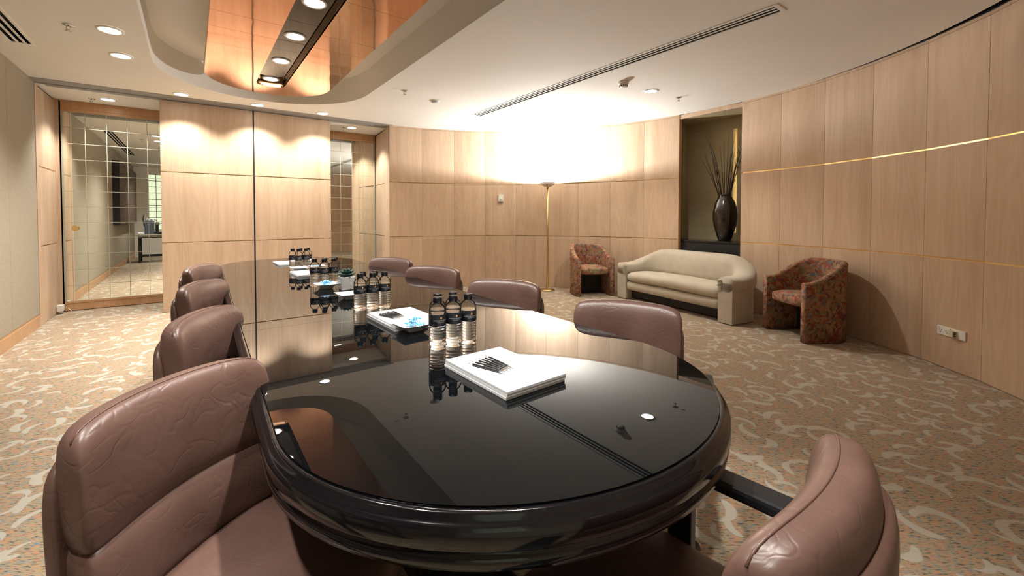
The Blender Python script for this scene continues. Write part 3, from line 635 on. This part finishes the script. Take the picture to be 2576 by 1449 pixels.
def make_chair(label):
    t = thing('office_chair', label, 'office chair', group='brown leather chairs around the table')
    slab(s_ := B(), 0.50, 0.50, 0.33, 0.455, 0.03, dome=0.012); ob('seat', s_, 'leather', t)
    lo_ = pillow(B(), 0.435, 0.425, 0.610, 0.105, -0.205, 0.034, 0.004, 0.10, puff=0.12, p=8); ob('lumbar_cushion', lo_, 'leather', t)
    up = pillow(B(), 0.445, 0.582, 0.828, 0.088, -0.216, 0.038, 0.012, 0.10, puff=0.15, p=7.0, n=3.4); hd = ob('head_cushion', up, 'leather', t)
    pts = []
    for i in range(31):
        u = -0.975 + 1.95 * i / 30; e = max(0.0, 1 - abs(u) ** 7.0) ** (1 / 7); hh = 0.123 * (0.12 + 0.88 * e); zc = 0.705 - 0.012 * u * u
        z = zc + hh * 0.992; pts.append((u * 0.2225, -0.216 + 0.012 * e + 0.038 * u * u - (z - 0.582) * 0.10, z + 0.0005))
    ob('seam', B().tube(pts, 0.0022, 6), 'leather_dk', hd)
    sh = pillow(B(), 0.465, 0.36, 0.770, 0.042, -0.250, 0.044, 0.016, 0.085, p=7.0, n=3.5); ob('back_shell', sh, 'leather_dk', t)
    for sx in (-1, 1):
        a = ob('armrest', B().box(-0.034, 0.034, -0.12, 0.17, 0.562, 0.590, bev=0.009), 'blackplast', t, (sx * 0.298, 0, 0))
        ob('arm_bracket', B().box(-0.014, 0.014, 0.09, 0.15, 0.33, 0.564, bev=0.004).box(-0.20 if sx > 0 else 0.0, 0.0 if sx > 0 else 0.20, 0.09, 0.15, 0.310, 0.332), 'blackplast', a)
    ob('under_plate', B().box(-0.12, 0.12, -0.14, 0.14, 0.295, 0.335, bev=0.006), 'blackplast', t)
    ob('gas_column', B().lathe([(0.03, 0.10), (0.03, 0.22), (0.018, 0.222), (0.018, 0.30)], 20), 'blackplast', t)
    for k in range(5):
        a = 2 * PI * k / 5 + 0.3
        lg = ob('base_leg', B().tube([(0.02, 0, 0.115), (0.12, 0, 0.105), (0.27, 0, 0.075)], 0.024, 8, taper=lambda q: 1 - 0.4 * q, flat=0.8), 'blackplast', t, None, (0, 0, a))
        ob('castor', B().add(*(lambda L: (L.v, L.f))(B().lathe([(0.012, -0.022), (0.027, -0.02), (0.028, 0.02), (0.012, 0.022)], 18, Matrix.Translation((0.272, 0, 0.0285)) @ Matrix.Rotation(PI / 2, 4, 'X')))), 'blackplast', lg)
    return t
chairs = [((0.722, 0.428), 5, 'brown leather chair at the head of the table, facing the partition panels'),
          ((0.107, 1.03), -140, 'brown leather chair on the fabric wall side, turned out most, closest to the head chair'),
          ((0.216, 1.875), -120, 'brown leather chair on the fabric wall side, second from the head chair'),
          ((0.232, 2.81), -118, 'brown leather chair on the fabric wall side, third from the head chair'),
          ((0.245, 3.80), -118, 'brown leather chair on the fabric wall side, closest to the partition panels'),
          ((1.368, 1.04), 120, 'brown leather chair on the sofa side, closest to the head chair'),
          ((1.313, 1.838), 121, 'brown leather chair on the sofa side, second from the head chair'),
          ((1.292, 2.68), 122, 'brown leather chair on the sofa side, third from the head chair'),
          ((1.295, 3.49), 122, 'brown leather chair on the sofa side, farthest from the head chair')]
c0 = make_chair(chairs[0][2])
for i, ((x, y), a, lab) in enumerate(chairs):
    c = c0 if i == 0 else dup(c0, label=lab)
    c.location = (x, y, 0); c.rotation_euler = (0, 0, rad(a))

# ------------------------------------------------------------------ sofa and tub chairs
def upath(w, d, r, n=10):
    """U path, local: facing +Y; starts at left arm front, runs round the back to right arm front"""
    p = [(-w / 2, d / 2 - i * (d - r) / 8) for i in range(9)]
    p += [(-w / 2 + r - r * math.cos(PI / 2 * i / n), -d / 2 + r - r * math.sin(PI / 2 * i / n)) for i in range(1, n + 1)]
    k = max(4, int((w - 2 * r) / 0.08)); p += [(-w / 2 + r + (w - 2 * r) * i / k, -d / 2) for i in range(1, k)]
    q = [(-x, y) for x, y in p[:9 + n]]; return p + q[::-1]
def along(path):
    s = [0.0]
    for i in range(1, len(path)): s.append(s[-1] + math.hypot(path[i][0] - path[i - 1][0], path[i][1] - path[i - 1][1]))
    return [q / s[-1] for q in s]
def normals(path):
    out = []
    for i in range(len(path)):
        a, b2 = path[max(i - 1, 0)], path[min(i + 1, len(path) - 1)]; dx, dy = b2[0] - a[0], b2[1] - a[1]; L = math.hypot(dx, dy); out.append((dy / L, -dx / L))   # outward
    return out
def sm(a, b2, x): t_ = min(1, max(0, (x - a) / (b2 - a))); return t_ * t_ * (3 - 2 * t_)
def usweep(path, section):
    ss, nn = along(path), normals(path); rows = []
    for (x, y), s_, (nx, ny) in zip(path, ss, nn): rows.append([(x - nx * o_, y - ny * o_, z) for o_, z in section(s_)])
    return rows
# tub chair
def make_tub(label):
    t = thing('tub_chair', label, 'tub chair', group='floral tub chairs beside the sofa')
    path = upath(0.53, 0.52, 0.25, 12)
    def top(s_): return 0.575 + 0.195 * sm(0.02, 0.36, min(s_, 1 - s_))
    def sec(s_):
        h = top(s_); e = 0.035
        pts = [(-0.030, 0.006), (-0.030, 0.2), (-0.030, 0.4), (-0.031, h - 0.035)]
        pts += [(-0.031 * math.cos(a), h - 0.03 + 0.03 * math.sin(a)) for a in [PI * k / 8 for k in range(1, 8)]]
        pts += [(0.031, h - 0.035), (0.032, 0.45), (0.030, 0.2), (0.030, 0.006)]
        return [(o_, z) for o_, z in pts]
    sb = B(); sb.grid(usweep(path, sec), closed_v=True, caps=True); shell = ob('shell', sb, 'floral', t)
    ss, nn = along(path), normals(path)
    ob('piping', B().tube([(x - nx * -0.031, y - ny * -0.031, top(s_) - 0.030) for (x, y), s_, (nx, ny) in zip(path, ss, nn)], 0.004, 6), 'floral', shell)
    slab(c_ := B(), 0.478, 0.49, 0.315, 0.43, 0.010, p=5, n=4.5, dome=0.012); ob('seat_cushion', c_, 'floral', t)
    ob('under_seat_shade', B().box(-0.21, 0.21, -0.20, -0.05, 0.02, 0.315), 'black', t)  # black block stands in for shade in the open space under the seat
    return t
ta = make_tub('floral tub chair between the brass lamp and the sofa')
ta.location = (5.06, 4.42, 0); ta.rotation_euler = (0, 0, rad(153))
tb = dup(ta, label='floral tub chair in shade on the power outlet side of the sofa'); tb.location = (5.07, 1.578, 0); tb.rotation_euler = (0, 0, rad(56))

sofa = thing('sofa', 'cream upholstered two seat sofa in front of the niche', 'sofa', (5.245, 3.03, 0), rad(79))
SW, SD = 1.64, 0.52
sp = upath(SW, SD, 0.26, 10)
def stop(s_): m_ = min(s_, 1 - s_); return 0.525 + 0.205 * sm(0.07, 0.30, m_)
def sec_body(s_):
    h = 0.455
    return [(-0.085, 0.012), (-0.085, h), (0.085, h), (0.085, 0.012)]
fb = B(); fb.grid(usweep(sp, sec_body), closed_v=True, caps=True, smooth=False); ob('arm_and_back_frame', fb, 'cream', sofa)
def sec_pad(s_):
    h = stop(s_); m_ = min(s_, 1 - s_); lo_ = 0.36; wob = 0.006 * math.sin(s_ * 170) * (1 - sm(0.0, 0.10, m_)); fr = sm(0.0, 0.03, m_); cent = sm(0.2, 0.4, m_)
    wo, wi = 0.092 + 0.022 * fr, 0.092 + 0.026 * fr + 0.02 * cent; pts = []
    for k in range(22):
        a = PI + PI * 2 * k / 22; c_, q = math.cos(a), math.sin(a); zz = (lo_ + h) / 2 + (h - lo_) / 2 * sgn_pow(q, 0.62)
        o_ = (wo if c_ < 0 else wi) * sgn_pow(c_, 0.7) + wob; o_ -= 0.06 * cent * ((zz - lo_) / (h - lo_))
        pts.append((o_, zz))
    return pts
pb = B(); pb.grid(usweep(sp, sec_pad), closed_v=True, caps=True); pad = ob('padded_back', pb, 'cream', sofa)
for sx in (-1, 1):
    for k in range(9):
        z = 0.365 + 0.014 * k
        ob('pleat', B().tube([(sx * (SW / 2 - 0.085 - 0.01), SD / 2 + 0.002, z), (sx * (SW / 2 - 0.04), SD / 2 + 0.006, z + 0.012)], 0.0045, 6), 'cream', pad)
ib = B(); ib = pillow(ib, SW - 0.165, 0.135, 0.275, 0.44, 0.045, 0.0, 0.0, 0.0, p=14, n=4.5, nu=30); ob('seat_base', ib, 'cream', sofa)
cu = pillow(B(), SW - 0.175, 0.262, 0.425, 0.48, 0.045, 0.0, 0.018, 0.0, p=8, n=3.0, nu=34); ob('seat_cushion', cu, 'cream', sofa)
ob('under_sofa_shade', B().box(-SW / 2 + 0.08, SW / 2 - 0.08, -0.18, 0.14, 0.03, 0.14), 'black', sofa)  # shade of the gap beneath the sofa, put in as a black box

# ------------------------------------------------------------------ vase with twigs
VX, VY, VZ = 5.962, 2.823, 0.86
vase = thing('floor_vase', 'tall dark glazed vase with lobed sides in the niche', 'vase', (VX, VY, VZ))
lob = lambda a, z: 1 + 0.035 * abs(math.cos(2.5 * a)) * min(1, max(0, (z - 0.02) * 6)) - 0.02
ob('body', B().lathe([(0.075, 0.004), (0.085, 0.03), (0.112, 0.12), (0.138, 0.22), (0.150, 0.33), (0.145, 0.42), (0.120, 0.53), (0.085, 0.60), (0.074, 0.622), (0.082, 0.635), (0.074, 0.640), (0.064, 0.622), (0.06, 0.5)], 60, fn=lob), 'glaze', vase)
ob('foot', B().lathe([(0.10, 0.0), (0.10, 0.004), (0.07, 0.006)], 32), 'black', vase)
tw = thing('twig_arrangement', 'bundle of long dry twigs standing in the dark vase', 'twigs', (VX, VY, VZ + 0.45))
rd = random.Random(3)
for k in range(22):
    a = rd.uniform(0, 2 * PI); L = rd.uniform(0.75, 1.05); sp_ = rd.uniform(0.06, 0.22); bend = rd.uniform(-0.03, 0.10)
    tx, ty = math.cos(a), math.sin(a) * 1.0
    pts = []
    for i in range(12):
        q = i / 11; rr = 0.03 + sp_ * q + bend * q * q; pts.append((tx * rr * 0.9, ty * rr, L * q - 0.04 * q * q))
    g_ = ob('twig', B().tube(pts, 0.0052, 5, taper=lambda q: 1.1 - 0.75 * q), 'twig', tw)
    if k % 3 == 0:
        p5 = Vector(pts[6]); ob('side_shoot', B().tube([p5, p5 + Vector((tx * 0.03 + 0.02, ty * 0.03 - 0.02, 0.10)), p5 + Vector((tx * 0.05 + 0.02, ty * 0.06 - 0.03, 0.22))], 0.0022, 5, taper=lambda q: 1 - 0.6 * q), 'twig', g_)
# one twig drooping towards the partition side, as in the room
ob('twig', B().tube([(0, 0.02, 0), (0, 0.08, 0.45), (-0.02, 0.14, 0.75), (-0.05, 0.24, 1.0), (-0.07, 0.33, 1.09), (-0.08, 0.40, 1.11)], 0.0050, 5, taper=lambda q: 1.1 - 0.75 * q), 'twig', tw)

# ------------------------------------------------------------------ wall fittings
def on_wall(a, z, off=0.0): p = cp(a, CR * math.cos(rad(4.0)) - off + 0.004); return (p.x, p.y, z), (0, 0, rad(a) + PI / 2)
def flat_at(a, J):
    for i in range(len(J) - 1):
        if J[i] >= a >= J[i + 1]:
            p, q = cp(J[i]), cp(J[i + 1]); d = (q - p); mid = (p + q) / 2; nrm = Vector((CX, CY, 0)) - mid; nrm.normalize()
            c_ = Vector((CX, CY, 0)); dirv = radial(a); s_ = (p - c_).dot(nrm) / dirv.dot(nrm); return c_ + dirv * s_, math.atan2(d.y, d.x)
def wall_item(name, label, cat, a, z, J, group=None):
    p, ang = flat_at(a, J); return thing(name, label, cat, (p.x, p.y, z), ang, group)
po = wall_item('power_outlet', 'white double power outlet low on the curved wall', 'power outlet', -42.52, 0.296, JB)
ob('plate', B().box(-0.058, 0.058, -0.009, -0.0005, -0.036, 0.036, bev=0.003), 'white_plastic', po)
for sx in (-1, 1):
    ob('rocker_switch', B().box(-0.010, 0.010, -0.014, -0.0085, -0.006, 0.006, bev=0.002), 'white_plastic', po, (sx * 0.044, 0, 0.022))
    for (dx, dz, r_) in ((-0.008, 0.006, 0.5), (0.008, 0.006, -0.5), (0, -0.010, 0)):
        ob('pin_slot', B().box(-0.0014, 0.0014, -0.0105, -0.0085, -0.004, 0.004), 'black', po, (sx * 0.026 + dx, 0, -0.002 + dz), (0, r_, 0))
ph = wall_item('phone_socket', 'white wall plate with a cream adaptor beside the power outlet', 'wall plate', -44.45, 0.296, JB)
ob('plate', B().box(-0.056, 0.056, -0.010, -0.0005, -0.035, 0.035, bev=0.003), 'white_plastic', ph)
ad = ob('adaptor', B().box(-0.050, -0.010, -0.040, -0.0095, -0.026, 0.022, bev=0.003), 'cream_plastic', ph)
for k in range(3): ob('port', B().box(-0.0105, -0.0085, -0.032, -0.018, -0.020 + k * 0.013, -0.012 + k * 0.013), 'black', ad)
ob('screw', B().lathe([(0.003, -0.0005), (0.002, 0.001)], 10), 'brass_dk', ph, (0.036, -0.0105, 0), (PI / 2, 0, 0))
th = wall_item('thermostat', 'small white thermostat on the curved wall beside the lamp', 'thermostat', 54.0, 1.51, JA)
ob('case', B().box(-0.045, 0.045, -0.030, -0.0005, -0.060, 0.060, bev=0.004), 'white_plastic', th)
ob('dial', B().lathe([(0.018, 0.0), (0.016, 0.012), (0.003, 0.013)], 20), 'cream_plastic', th, (0, -0.030, -0.005), (PI / 2, 0, 0))
ob('base_strip', B().box(-0.042, 0.042, -0.0315, -0.029, -0.058, -0.044), plain('grey_strip', (0.35, 0.34, 0.33), 0.5), th)
jx = thing('junction_box', 'small white cable box on the skirting beside the wide mirrored door', 'cable box', (XL + 0.004, 7.24, 0.035))
ob('box', B().box(0.0, 0.06, -0.045, 0.045, 0.0, 0.075, bev=0.005), 'white_plastic', jx)
ob('cable', B().tube([(0.05, 0.035, 0.02), (0.075, 0.055, 0.03), (0.10, 0.06, 0.005), (0.13, 0.03, -0.03)], 0.004, 6), 'cream_plastic', jx)

# ------------------------------------------------------------------ things on the table
RB = 0.0302
def make_bottle(label):
    t = thing('water_bottle', label, 'water bottle', group='water bottles with black labels on the table')
    prof = [(0.020, 0.002), (0.027, 0.0), (0.0298, 0.006)]
    z = 0.010
    for k in range(7): prof += [(RB, z), (RB, z + 0.0055), (RB - 0.0024, z + 0.0078), (RB, z + 0.0098)]; z += 0.0103
    prof += [(RB, 0.084), (RB, 0.122), (RB, 0.1275), (0.0293, 0.1355), (0.0270, 0.1430), (0.0228, 0.1495), (0.0170, 0.1540), (0.0140, 0.157), (0.0140, 0.168)]
    ob('body', B().lathe([q_ for q_ in prof if q_[1] < 0.123], 40), 'pet', t)
    ob('neck', B().lathe([(RB, 0.1225)] + [q_ for q_ in prof if q_[1] > 0.123], 40, cap0=False, cap1=False), 'neck', t)
    lb_ = ob('label', B().lathe([(RB + 0.0004, 0.083), (RB + 0.0006, 0.0835), (RB + 0.0006, 0.1205), (RB + 0.0004, 0.121)], 48, cap0=False, cap1=False), 'label', t)
    cp_ = ob('cap', B().lathe([(0.0158, 0.1605), (0.0163, 0.1615), (0.0163, 0.1775), (0.0148, 0.179), (0.002, 0.1792)], 30, fn=lambda a, z: 1 + 0.012 * math.cos(24 * a)), 'cap', t)
    ob('cap_ring', B().lathe([(0.0150, 0.157), (0.0160, 0.1575), (0.0160, 0.160), (0.0150, 0.1605)], 30), 'cap', t)
    def text(body, size, zc, mat):
        cu_ = bpy.data.curves.new('txt', 'FONT'); cu_.body = body; cu_.size = size; cu_.align_x = 'CENTER'; cu_.resolution_u = 2
        o = bpy.data.objects.new('txt', cu_); COL.objects.link(o); bpy.context.view_layer.update()
        me = bpy.data.meshes.new_from_object(o.evaluated_get(bpy.context.evaluated_depsgraph_get())); COL.objects.unlink(o); bpy.data.objects.remove(o)
        for v_ in me.vertices:
            a = v_.co.x / RB - PI / 2; zz = v_.co.y + zc; v_.co = ((RB + 0.0011) * math.cos(a), (RB + 0.0011) * math.sin(a), zz)
        me.materials.clear(); link('lettering', me, mat, lb_)
    text('INTERCONTINENTAL', 0.0054, 0.1005, 'print'); text('HOTELS & RESORTS', 0.0032, 0.0955, 'print')
    em = B(); pts = []
    for k in range(16):
        a = 2 * PI * k / 16; pts.append((0.0030 * math.cos(a) * (1 + 0.15 * math.cos(4 * a)), 0.0042 * math.sin(a)))
    vs = [((RB + 0.0011) * math.cos(x / RB - PI / 2), (RB + 0.0011) * math.sin(x / RB - PI / 2), 0.1115 + y) for x, y in pts]
    em.add(vs, [list(range(16))]); ob('emblem', em, 'gold', lb_)
    return t
lab_b = {0: 'water bottle with black label in the group beside the biggest notepad', 1: 'water bottle with black label in the group between the potted succulent and a candy dish', 2: 'water bottle with black label in the group behind the potted succulent', 3: 'water bottle with black label in the group closest to the partition panels'}
bots = {0: [(0.693, 1.285), (0.754, 1.282), (0.816, 1.280), (0.726, 1.345), (0.788, 1.342)],
        1: [(0.670, 2.035), (0.732, 2.030), (0.794, 2.030), (0.706, 2.096), (0.768, 2.094)],
        2: [(0.662, 2.928), (0.712, 2.882), (0.777, 2.896), (0.734, 2.952), (0.806, 2.962)],
        3: [(0.715, 3.960), (0.752, 3.900), (0.815, 3.915), (0.783, 3.975), (0.849, 3.990)]}
b0 = make_bottle(lab_b[0]); first = True
for g_, L in bots.items():
    for (x, y) in L:
        o = b0 if first else dup(b0, label=lab_b[g_]); first = False
        base = math.atan2(-x, y) + 0.0       # face the camera end
        o.location = (x, y, TT + 0.0004); o.rotation_euler = (0, 0, base * 1.0 + 0.42)
        o['group'] = lab_b[g_].replace('water bottle with black label', 'water bottles')
# notepads and pens
pad_me = B().box(-0.105, 0.105, -0.1485, 0.1485, 0.0012, 0.0072).mesh('paper_block'); brd_me = B().box(-0.105, 0.105, -0.1485, 0.1485, 0.0, 0.0011).mesh('backing_card')
def padstack(x, y, rz, n, where):
    for k in range(n):
        j = rd.uniform(-0.004, 0.004)
        t = thing('notepad', ('topmost' if k == n - 1 else 'lowest' if k == 0 else 'middle') + ' white notepad of the stack ' + where, 'notepad', (x + (0 if k == n - 1 else j), y + (0 if k == n - 1 else -j), TT + 0.0003 + k * 0.0073), rz, 'notepads stacked ' + where)
        link('paper_block', pad_me, 'paper', t); link('backing_card', brd_me, 'board', t)
    return TT + 0.0003 + n * 0.0073
z0p = padstack(0.735, 0.965, rad(1.5), 3, 'holding the fan of pens, beside five bottles')
z1p = padstack(0.756, 1.712, rad(1.5), 3, 'beside the candy dish')
z2p = padstack(0.752, 3.545, rad(1.0), 2, 'beside the dish behind the succulent')
z3p = padstack(0.755, 4.43, rad(1.0), 2, 'closest to the partition panels')
pen_p = None
def pen(x, y, z, rz, label, grp):
    global pen_p
    if pen_p is None:
        t = thing('pen', label, 'pen', group=grp)
        R_ = Matrix.Rotation(PI / 2, 4, 'Y')
        ob('barrel', B().lathe([(0.0034, -0.060), (0.0039, -0.058), (0.0039, 0.020), (0.0035, 0.034)], 14, R_), 'blackplast', t)
        ob('tip', B().lathe([(0.0035, 0.034), (0.0026, 0.048), (0.0010, 0.064), (0.0005, 0.067)], 14, R_), 'silver', t)
        ob('push_button', B().lathe([(0.0018, -0.076), (0.0018, -0.060)], 10, R_), 'silver', t)
        ob('clip', B().box(-0.058, -0.020, -0.0014, 0.0014, 0.0042, 0.0054), 'silver', t)
        pen_p = t
    else: t = dup(pen_p, label=label, group=grp)
    t.location = (x, y, z + 0.0042); t.rotation_euler = (0, 0, rz); return t
def fan(x0, y0, z, n, where, grp, dx=0.0150, dy=0.0060):
    # pens laid side by side, tips converging
    for k in range(n):
        ax, ay = x0 + dx * k, y0 + dy * k; bx, by = x0 + 0.040 + 0.0074 * k, y0 - 0.118 + 0.0030 * k
        d = Vector((bx - ax, by - ay)); c_ = Vector(((ax + bx) / 2, (ay + by) / 2))
        pen(c_.x, c_.y, z, math.atan2(d.y, d.x), where, grp)
fan(0.664, 1.020, z0p, 6, 'black and silver pen fanned out on the notepads beside five bottles', 'pens fanned on the biggest notepad stack')
fan(0.668, 1.775, z1p, 6, 'black and silver pen fanned out on the notepads beside the candy dish', 'pens fanned on the notepads by the candy dish')
fan(0.775, 3.62, z2p, 3, 'black and silver pen on the notepads behind the succulent', 'pens on the notepads behind the succulent')
# dishes
def make_dish(label):
    t = thing('candy_dish', label, 'dish', group='square white dishes on the table')
    rows = []
    for h, z in ((0.0, 0.0), (0.028, 0.0), (0.031, 0.003), (0.042, 0.016), (0.066, 0.029), (0.067, 0.031), (0.064, 0.0315), (0.041, 0.0200), (0.029, 0.007), (0.0, 0.006)):
        row = []
        for k in range(32):
            a = 2 * PI * k / 32; q = max(abs(math.cos(a)), abs(math.sin(a))); rr = h / q
            row.append((rr * math.cos(a), rr * math.sin(a), z + (0.006 * (rr / 0.067 - 1) if h > 0.06 else 0)))
        rows.append(row)
    d_ = B(); d_.grid(rows, closed_v=True, smooth=False); ob('bowl', d_, 'porcelain', t); return t
dd = [((0.720, 1.548), 3, 'square white dish of blue candies beside a notepad stack and five bottles'), ((0.715, 2.345), 2, 'empty square white dish beside the potted succulent'), ((0.695, 2.772), 2, 'square white dish piled with blue candies behind the succulent'),
      ((0.735, 3.790), 2, 'empty square white dish in front of the bottles closest to the partition panels'), ((0.885, 3.800), 2, 'square white dish of blue candies closest to the partition panels')]
dish0 = make_dish(dd[0][2])
for i, ((x, y), rz, lab) in enumerate(dd):
    o = dish0 if i == 0 else dup(dish0, label=lab); o.location = (x, y, TT + 0.0004); o.rotation_euler = (0, 0, rad(rz))
cand = None
def candy(x, y, z, rz, tilt, label, grp):
    global cand
    if cand is None:
        t = thing('candy', label, 'candy', group=grp)
        bb = B(); r2 = random.Random(5); rows = []
        for i in range(9):
            q = i / 8; rr = 0.0085 * math.sin(PI * (0.06 + 0.88 * q)) + 0.001
            rows.append([((q - 0.5) * 0.022, rr * math.cos(2 * PI * k / 10) * r2.uniform(0.85, 1.1), rr * math.sin(2 * PI * k / 10) * r2.uniform(0.85, 1.1)) for k in range(10)])
        bb.grid(rows, closed_v=True, caps=True, smooth=False); ob('sweet', bb, 'wrap', t)
        for s_ in (-1, 1):
            f_ = B(); n_ = 9; vs = [(s_ * 0.010, 0, 0)]
            for k in range(n_): a = (k / (n_ - 1) - 0.5) * 2.2; vs.append((s_ * (0.012 + 0.016 * math.cos(a)), 0.017 * math.sin(a), 0.0035 * (-1) ** k))
            f_.add(vs, [(0, k, k + 1) for k in range(1, n_)]); o_ = ob('wrapper_twist', f_, 'wrap', t); mo = o_.modifiers.new('t', 'SOLIDIFY'); mo.thickness = 0.0004
        cand = t
    else: t = dup(cand, label=label, group=grp)
    t.location = (x, y, z); t.rotation_euler = (tilt, rd.uniform(-0.4, 0.4), rz)
for (x, y), cnt, w_ in (((0.720, 1.548), 6, 'in the white dish beside a notepad stack and five bottles'), ((0.695, 2.772), 8, 'piled in the white dish behind the succulent'), ((0.885, 3.800), 5, 'in the white dish closest to the partition panels')):
    for k in range(cnt):
        a = rd.uniform(0, 2 * PI); r_ = 0.010 + 0.026 * (k % 4) / 3 if k < 5 else 0.012
        candy(x + r_ * math.cos(a + k * 1.7), y + r_ * math.sin(a + k * 1.7), TT + 0.027 + (0.014 if k >= 5 else 0) + 0.004 * (k % 2), rd.uniform(0, PI), rd.uniform(-0.5, 0.5), 'blue wrapped candy ' + w_, 'blue candies ' + w_)
# succulent
pot = thing('potted_succulent', 'dark green succulent in a white square pot', 'potted plant', (0.792, 2.662, TT + 0.0004), rad(-3))
pot.scale = (1.06, 1.06, 1.06)
pb_ = B(); rows = []
for h, z in ((0.036, 0.0), (0.0385, 0.003), (0.042, 0.072), (0.0425, 0.076), (0.040, 0.078), (0.037, 0.0765), (0.036, 0.066), (0.0, 0.064)):
    row = []
    for k in range(40):
        a = 2 * PI * (k + 0.5) / 40; q = (abs(math.cos(a)) ** 12 + abs(math.sin(a)) ** 12) ** (-1 / 12); row.append((h * q * math.cos(a), h * q * math.sin(a), z))
    rows.append(row)
pb_.grid(rows, closed_v=True, smooth=False, caps=True); ob('pot', pb_, 'porcelain', pot)
ob('soil', B().lathe([(0.001, 0.068), (0.036, 0.068)], 20, cap0=False, cap1=False), 'black', pot)
lf = B(); rows = []
for i in range(9):
    q = i / 8; w_ = 0.015 * math.sin(PI * min(1, 0.12 + 0.88 * q ** 0.8)) ** 0.7 if q < 1 else 0.0006; th_ = 0.0045 * (1 - 0.7 * q) + 0.0005
    rows.append([(q * 0.046, w_ * math.cos(2 * PI * k / 8), 0.012 * q * q + th_ * math.sin(2 * PI * k / 8) + 0.006 * abs(math.cos(2 * PI * k / 8)) * math.sin(PI * q)) for k in range(8)])
lf.grid(rows, closed_v=True, caps=True); lme = lf.mesh('leaf')
for ring_, (cnt, el, s_, zz) in enumerate(((9, 0.06, 1.22, 0.078), (8, 0.38, 1.1, 0.083), (6, 0.75, 0.9, 0.088), (5, 1.15, 0.6, 0.092))):
    for k in range(cnt):
        o = link('leaf', lme, 'leaf', pot, (0, 0, zz), (0, -el, 2 * PI * k / cnt + ring_ * 0.37)); o.scale = (s_, s_, s_)

# ------------------------------------------------------------------ things behind the camera, seen in the mirrors
art = thing('wall_art', 'large dark bark textured artwork on the fabric wall', 'artwork', (XL + 0.001, 1.21, 1.02))
ob('canvas', B().box(0.008, 0.115, -1.65, 1.65, 0.008, 1.372), 'art', art)
ob('frame', B().box(0.0, 0.12, -1.665, -1.65, 0, 1.38).box(0.0, 0.12, 1.65, 1.665, 0, 1.38).box(0.0, 0.12, -1.65, 1.65, 0, 0.008).box(0.0, 0.12, -1.65, 1.65, 1.372, 1.38), 'black', art)
stb = thing('side_table', 'black framed side table with a pale top under the coffee machine', 'side table', (-0.83, 0.5, 0))
ob('table_top', B().box(-0.33, 0.33, -0.26, 0.26, 0.70, 0.728, bev=0.004), plain('pale_stone', (0.55, 0.50, 0.40), 0.4), stb)
for sx in (-1, 1):
    for sy in (-1, 1): ob('leg', B().box(-0.02, 0.02, -0.02, 0.02, 0.0, 0.70), 'blackplast', stb, (sx * 0.28, sy * 0.21, 0))
ob('apron', B().box(-0.28, 0.28, -0.205, 0.205, 0.64, 0.699), 'blackplast', stb)
for sy in (-1, 1): ob('stretcher', B().box(-0.28, 0.28, -0.012, 0.012, 0.15, 0.18), 'blackplast', stb, (0, sy * 0.21, 0))
cm = thing('coffee_machine', 'black coffee machine with a chrome spout on the side table', 'coffee machine', (-0.85, 0.42, 0.729))
ob('body', B().box(-0.16, 0.04, -0.14, 0.16, 0.0, 0.36, bev=0.012), plain('machine_grey', (0.10, 0.13, 0.18), 0.25), cm)
ob('spout_head', B().lathe([(0.045, 0), (0.05, 0.02), (0.045, 0.12), (0.02, 0.15)], 20, Matrix.Translation((0.10, 0.0, 0.27)) @ Matrix.Rotation(PI / 2, 4, 'X')), 'chrome', cm)
ob('drip_tray', B().box(0.0, 0.22, -0.13, 0.15, 0.0, 0.06, bev=0.008), 'blackplast', cm)
ob('column', B().box(0.06, 0.13, -0.06, 0.06, 0.06, 0.26, bev=0.008), 'blackplast', cm)
ob('handle', B().tube([(-0.17, 0.05, 0.20), (-0.19, 0.10, 0.40), (-0.17, 0.13, 0.52)], 0.011), 'blackplast', cm)
cupm = B().lathe([(0.022, 0.0), (0.034, 0.012), (0.040, 0.05), (0.036, 0.05), (0.02, 0.006)], 24).mesh('cup')
for i in range(3):
    for j in range(2):
        o = tag(link('coffee_cup', cupm, 'porcelain', None, (-0.95 + i * 0.085, 0.40 + j * 0.09, 0.729 + 0.361)), 'white coffee cup standing on top of the coffee machine', 'cup', 'cups on the coffee machine')
sac = thing('sachet_tray', 'small white tray of sachets beside the coffee machine', 'tray', (-1.08, 0.62, 0.729))
ob('tray', B().lathe([(0.05, 0.0), (0.075, 0.035), (0.072, 0.036), (0.045, 0.006)], 24), 'porcelain', sac)
for k in range(6): ob('sachet', B().box(-0.03, 0.03, -0.002, 0.002, 0.0, 0.05), 'paper', sac, (-0.03 + 0.012 * k, 0, 0.01), (0.3, 0, 0.2 * k))
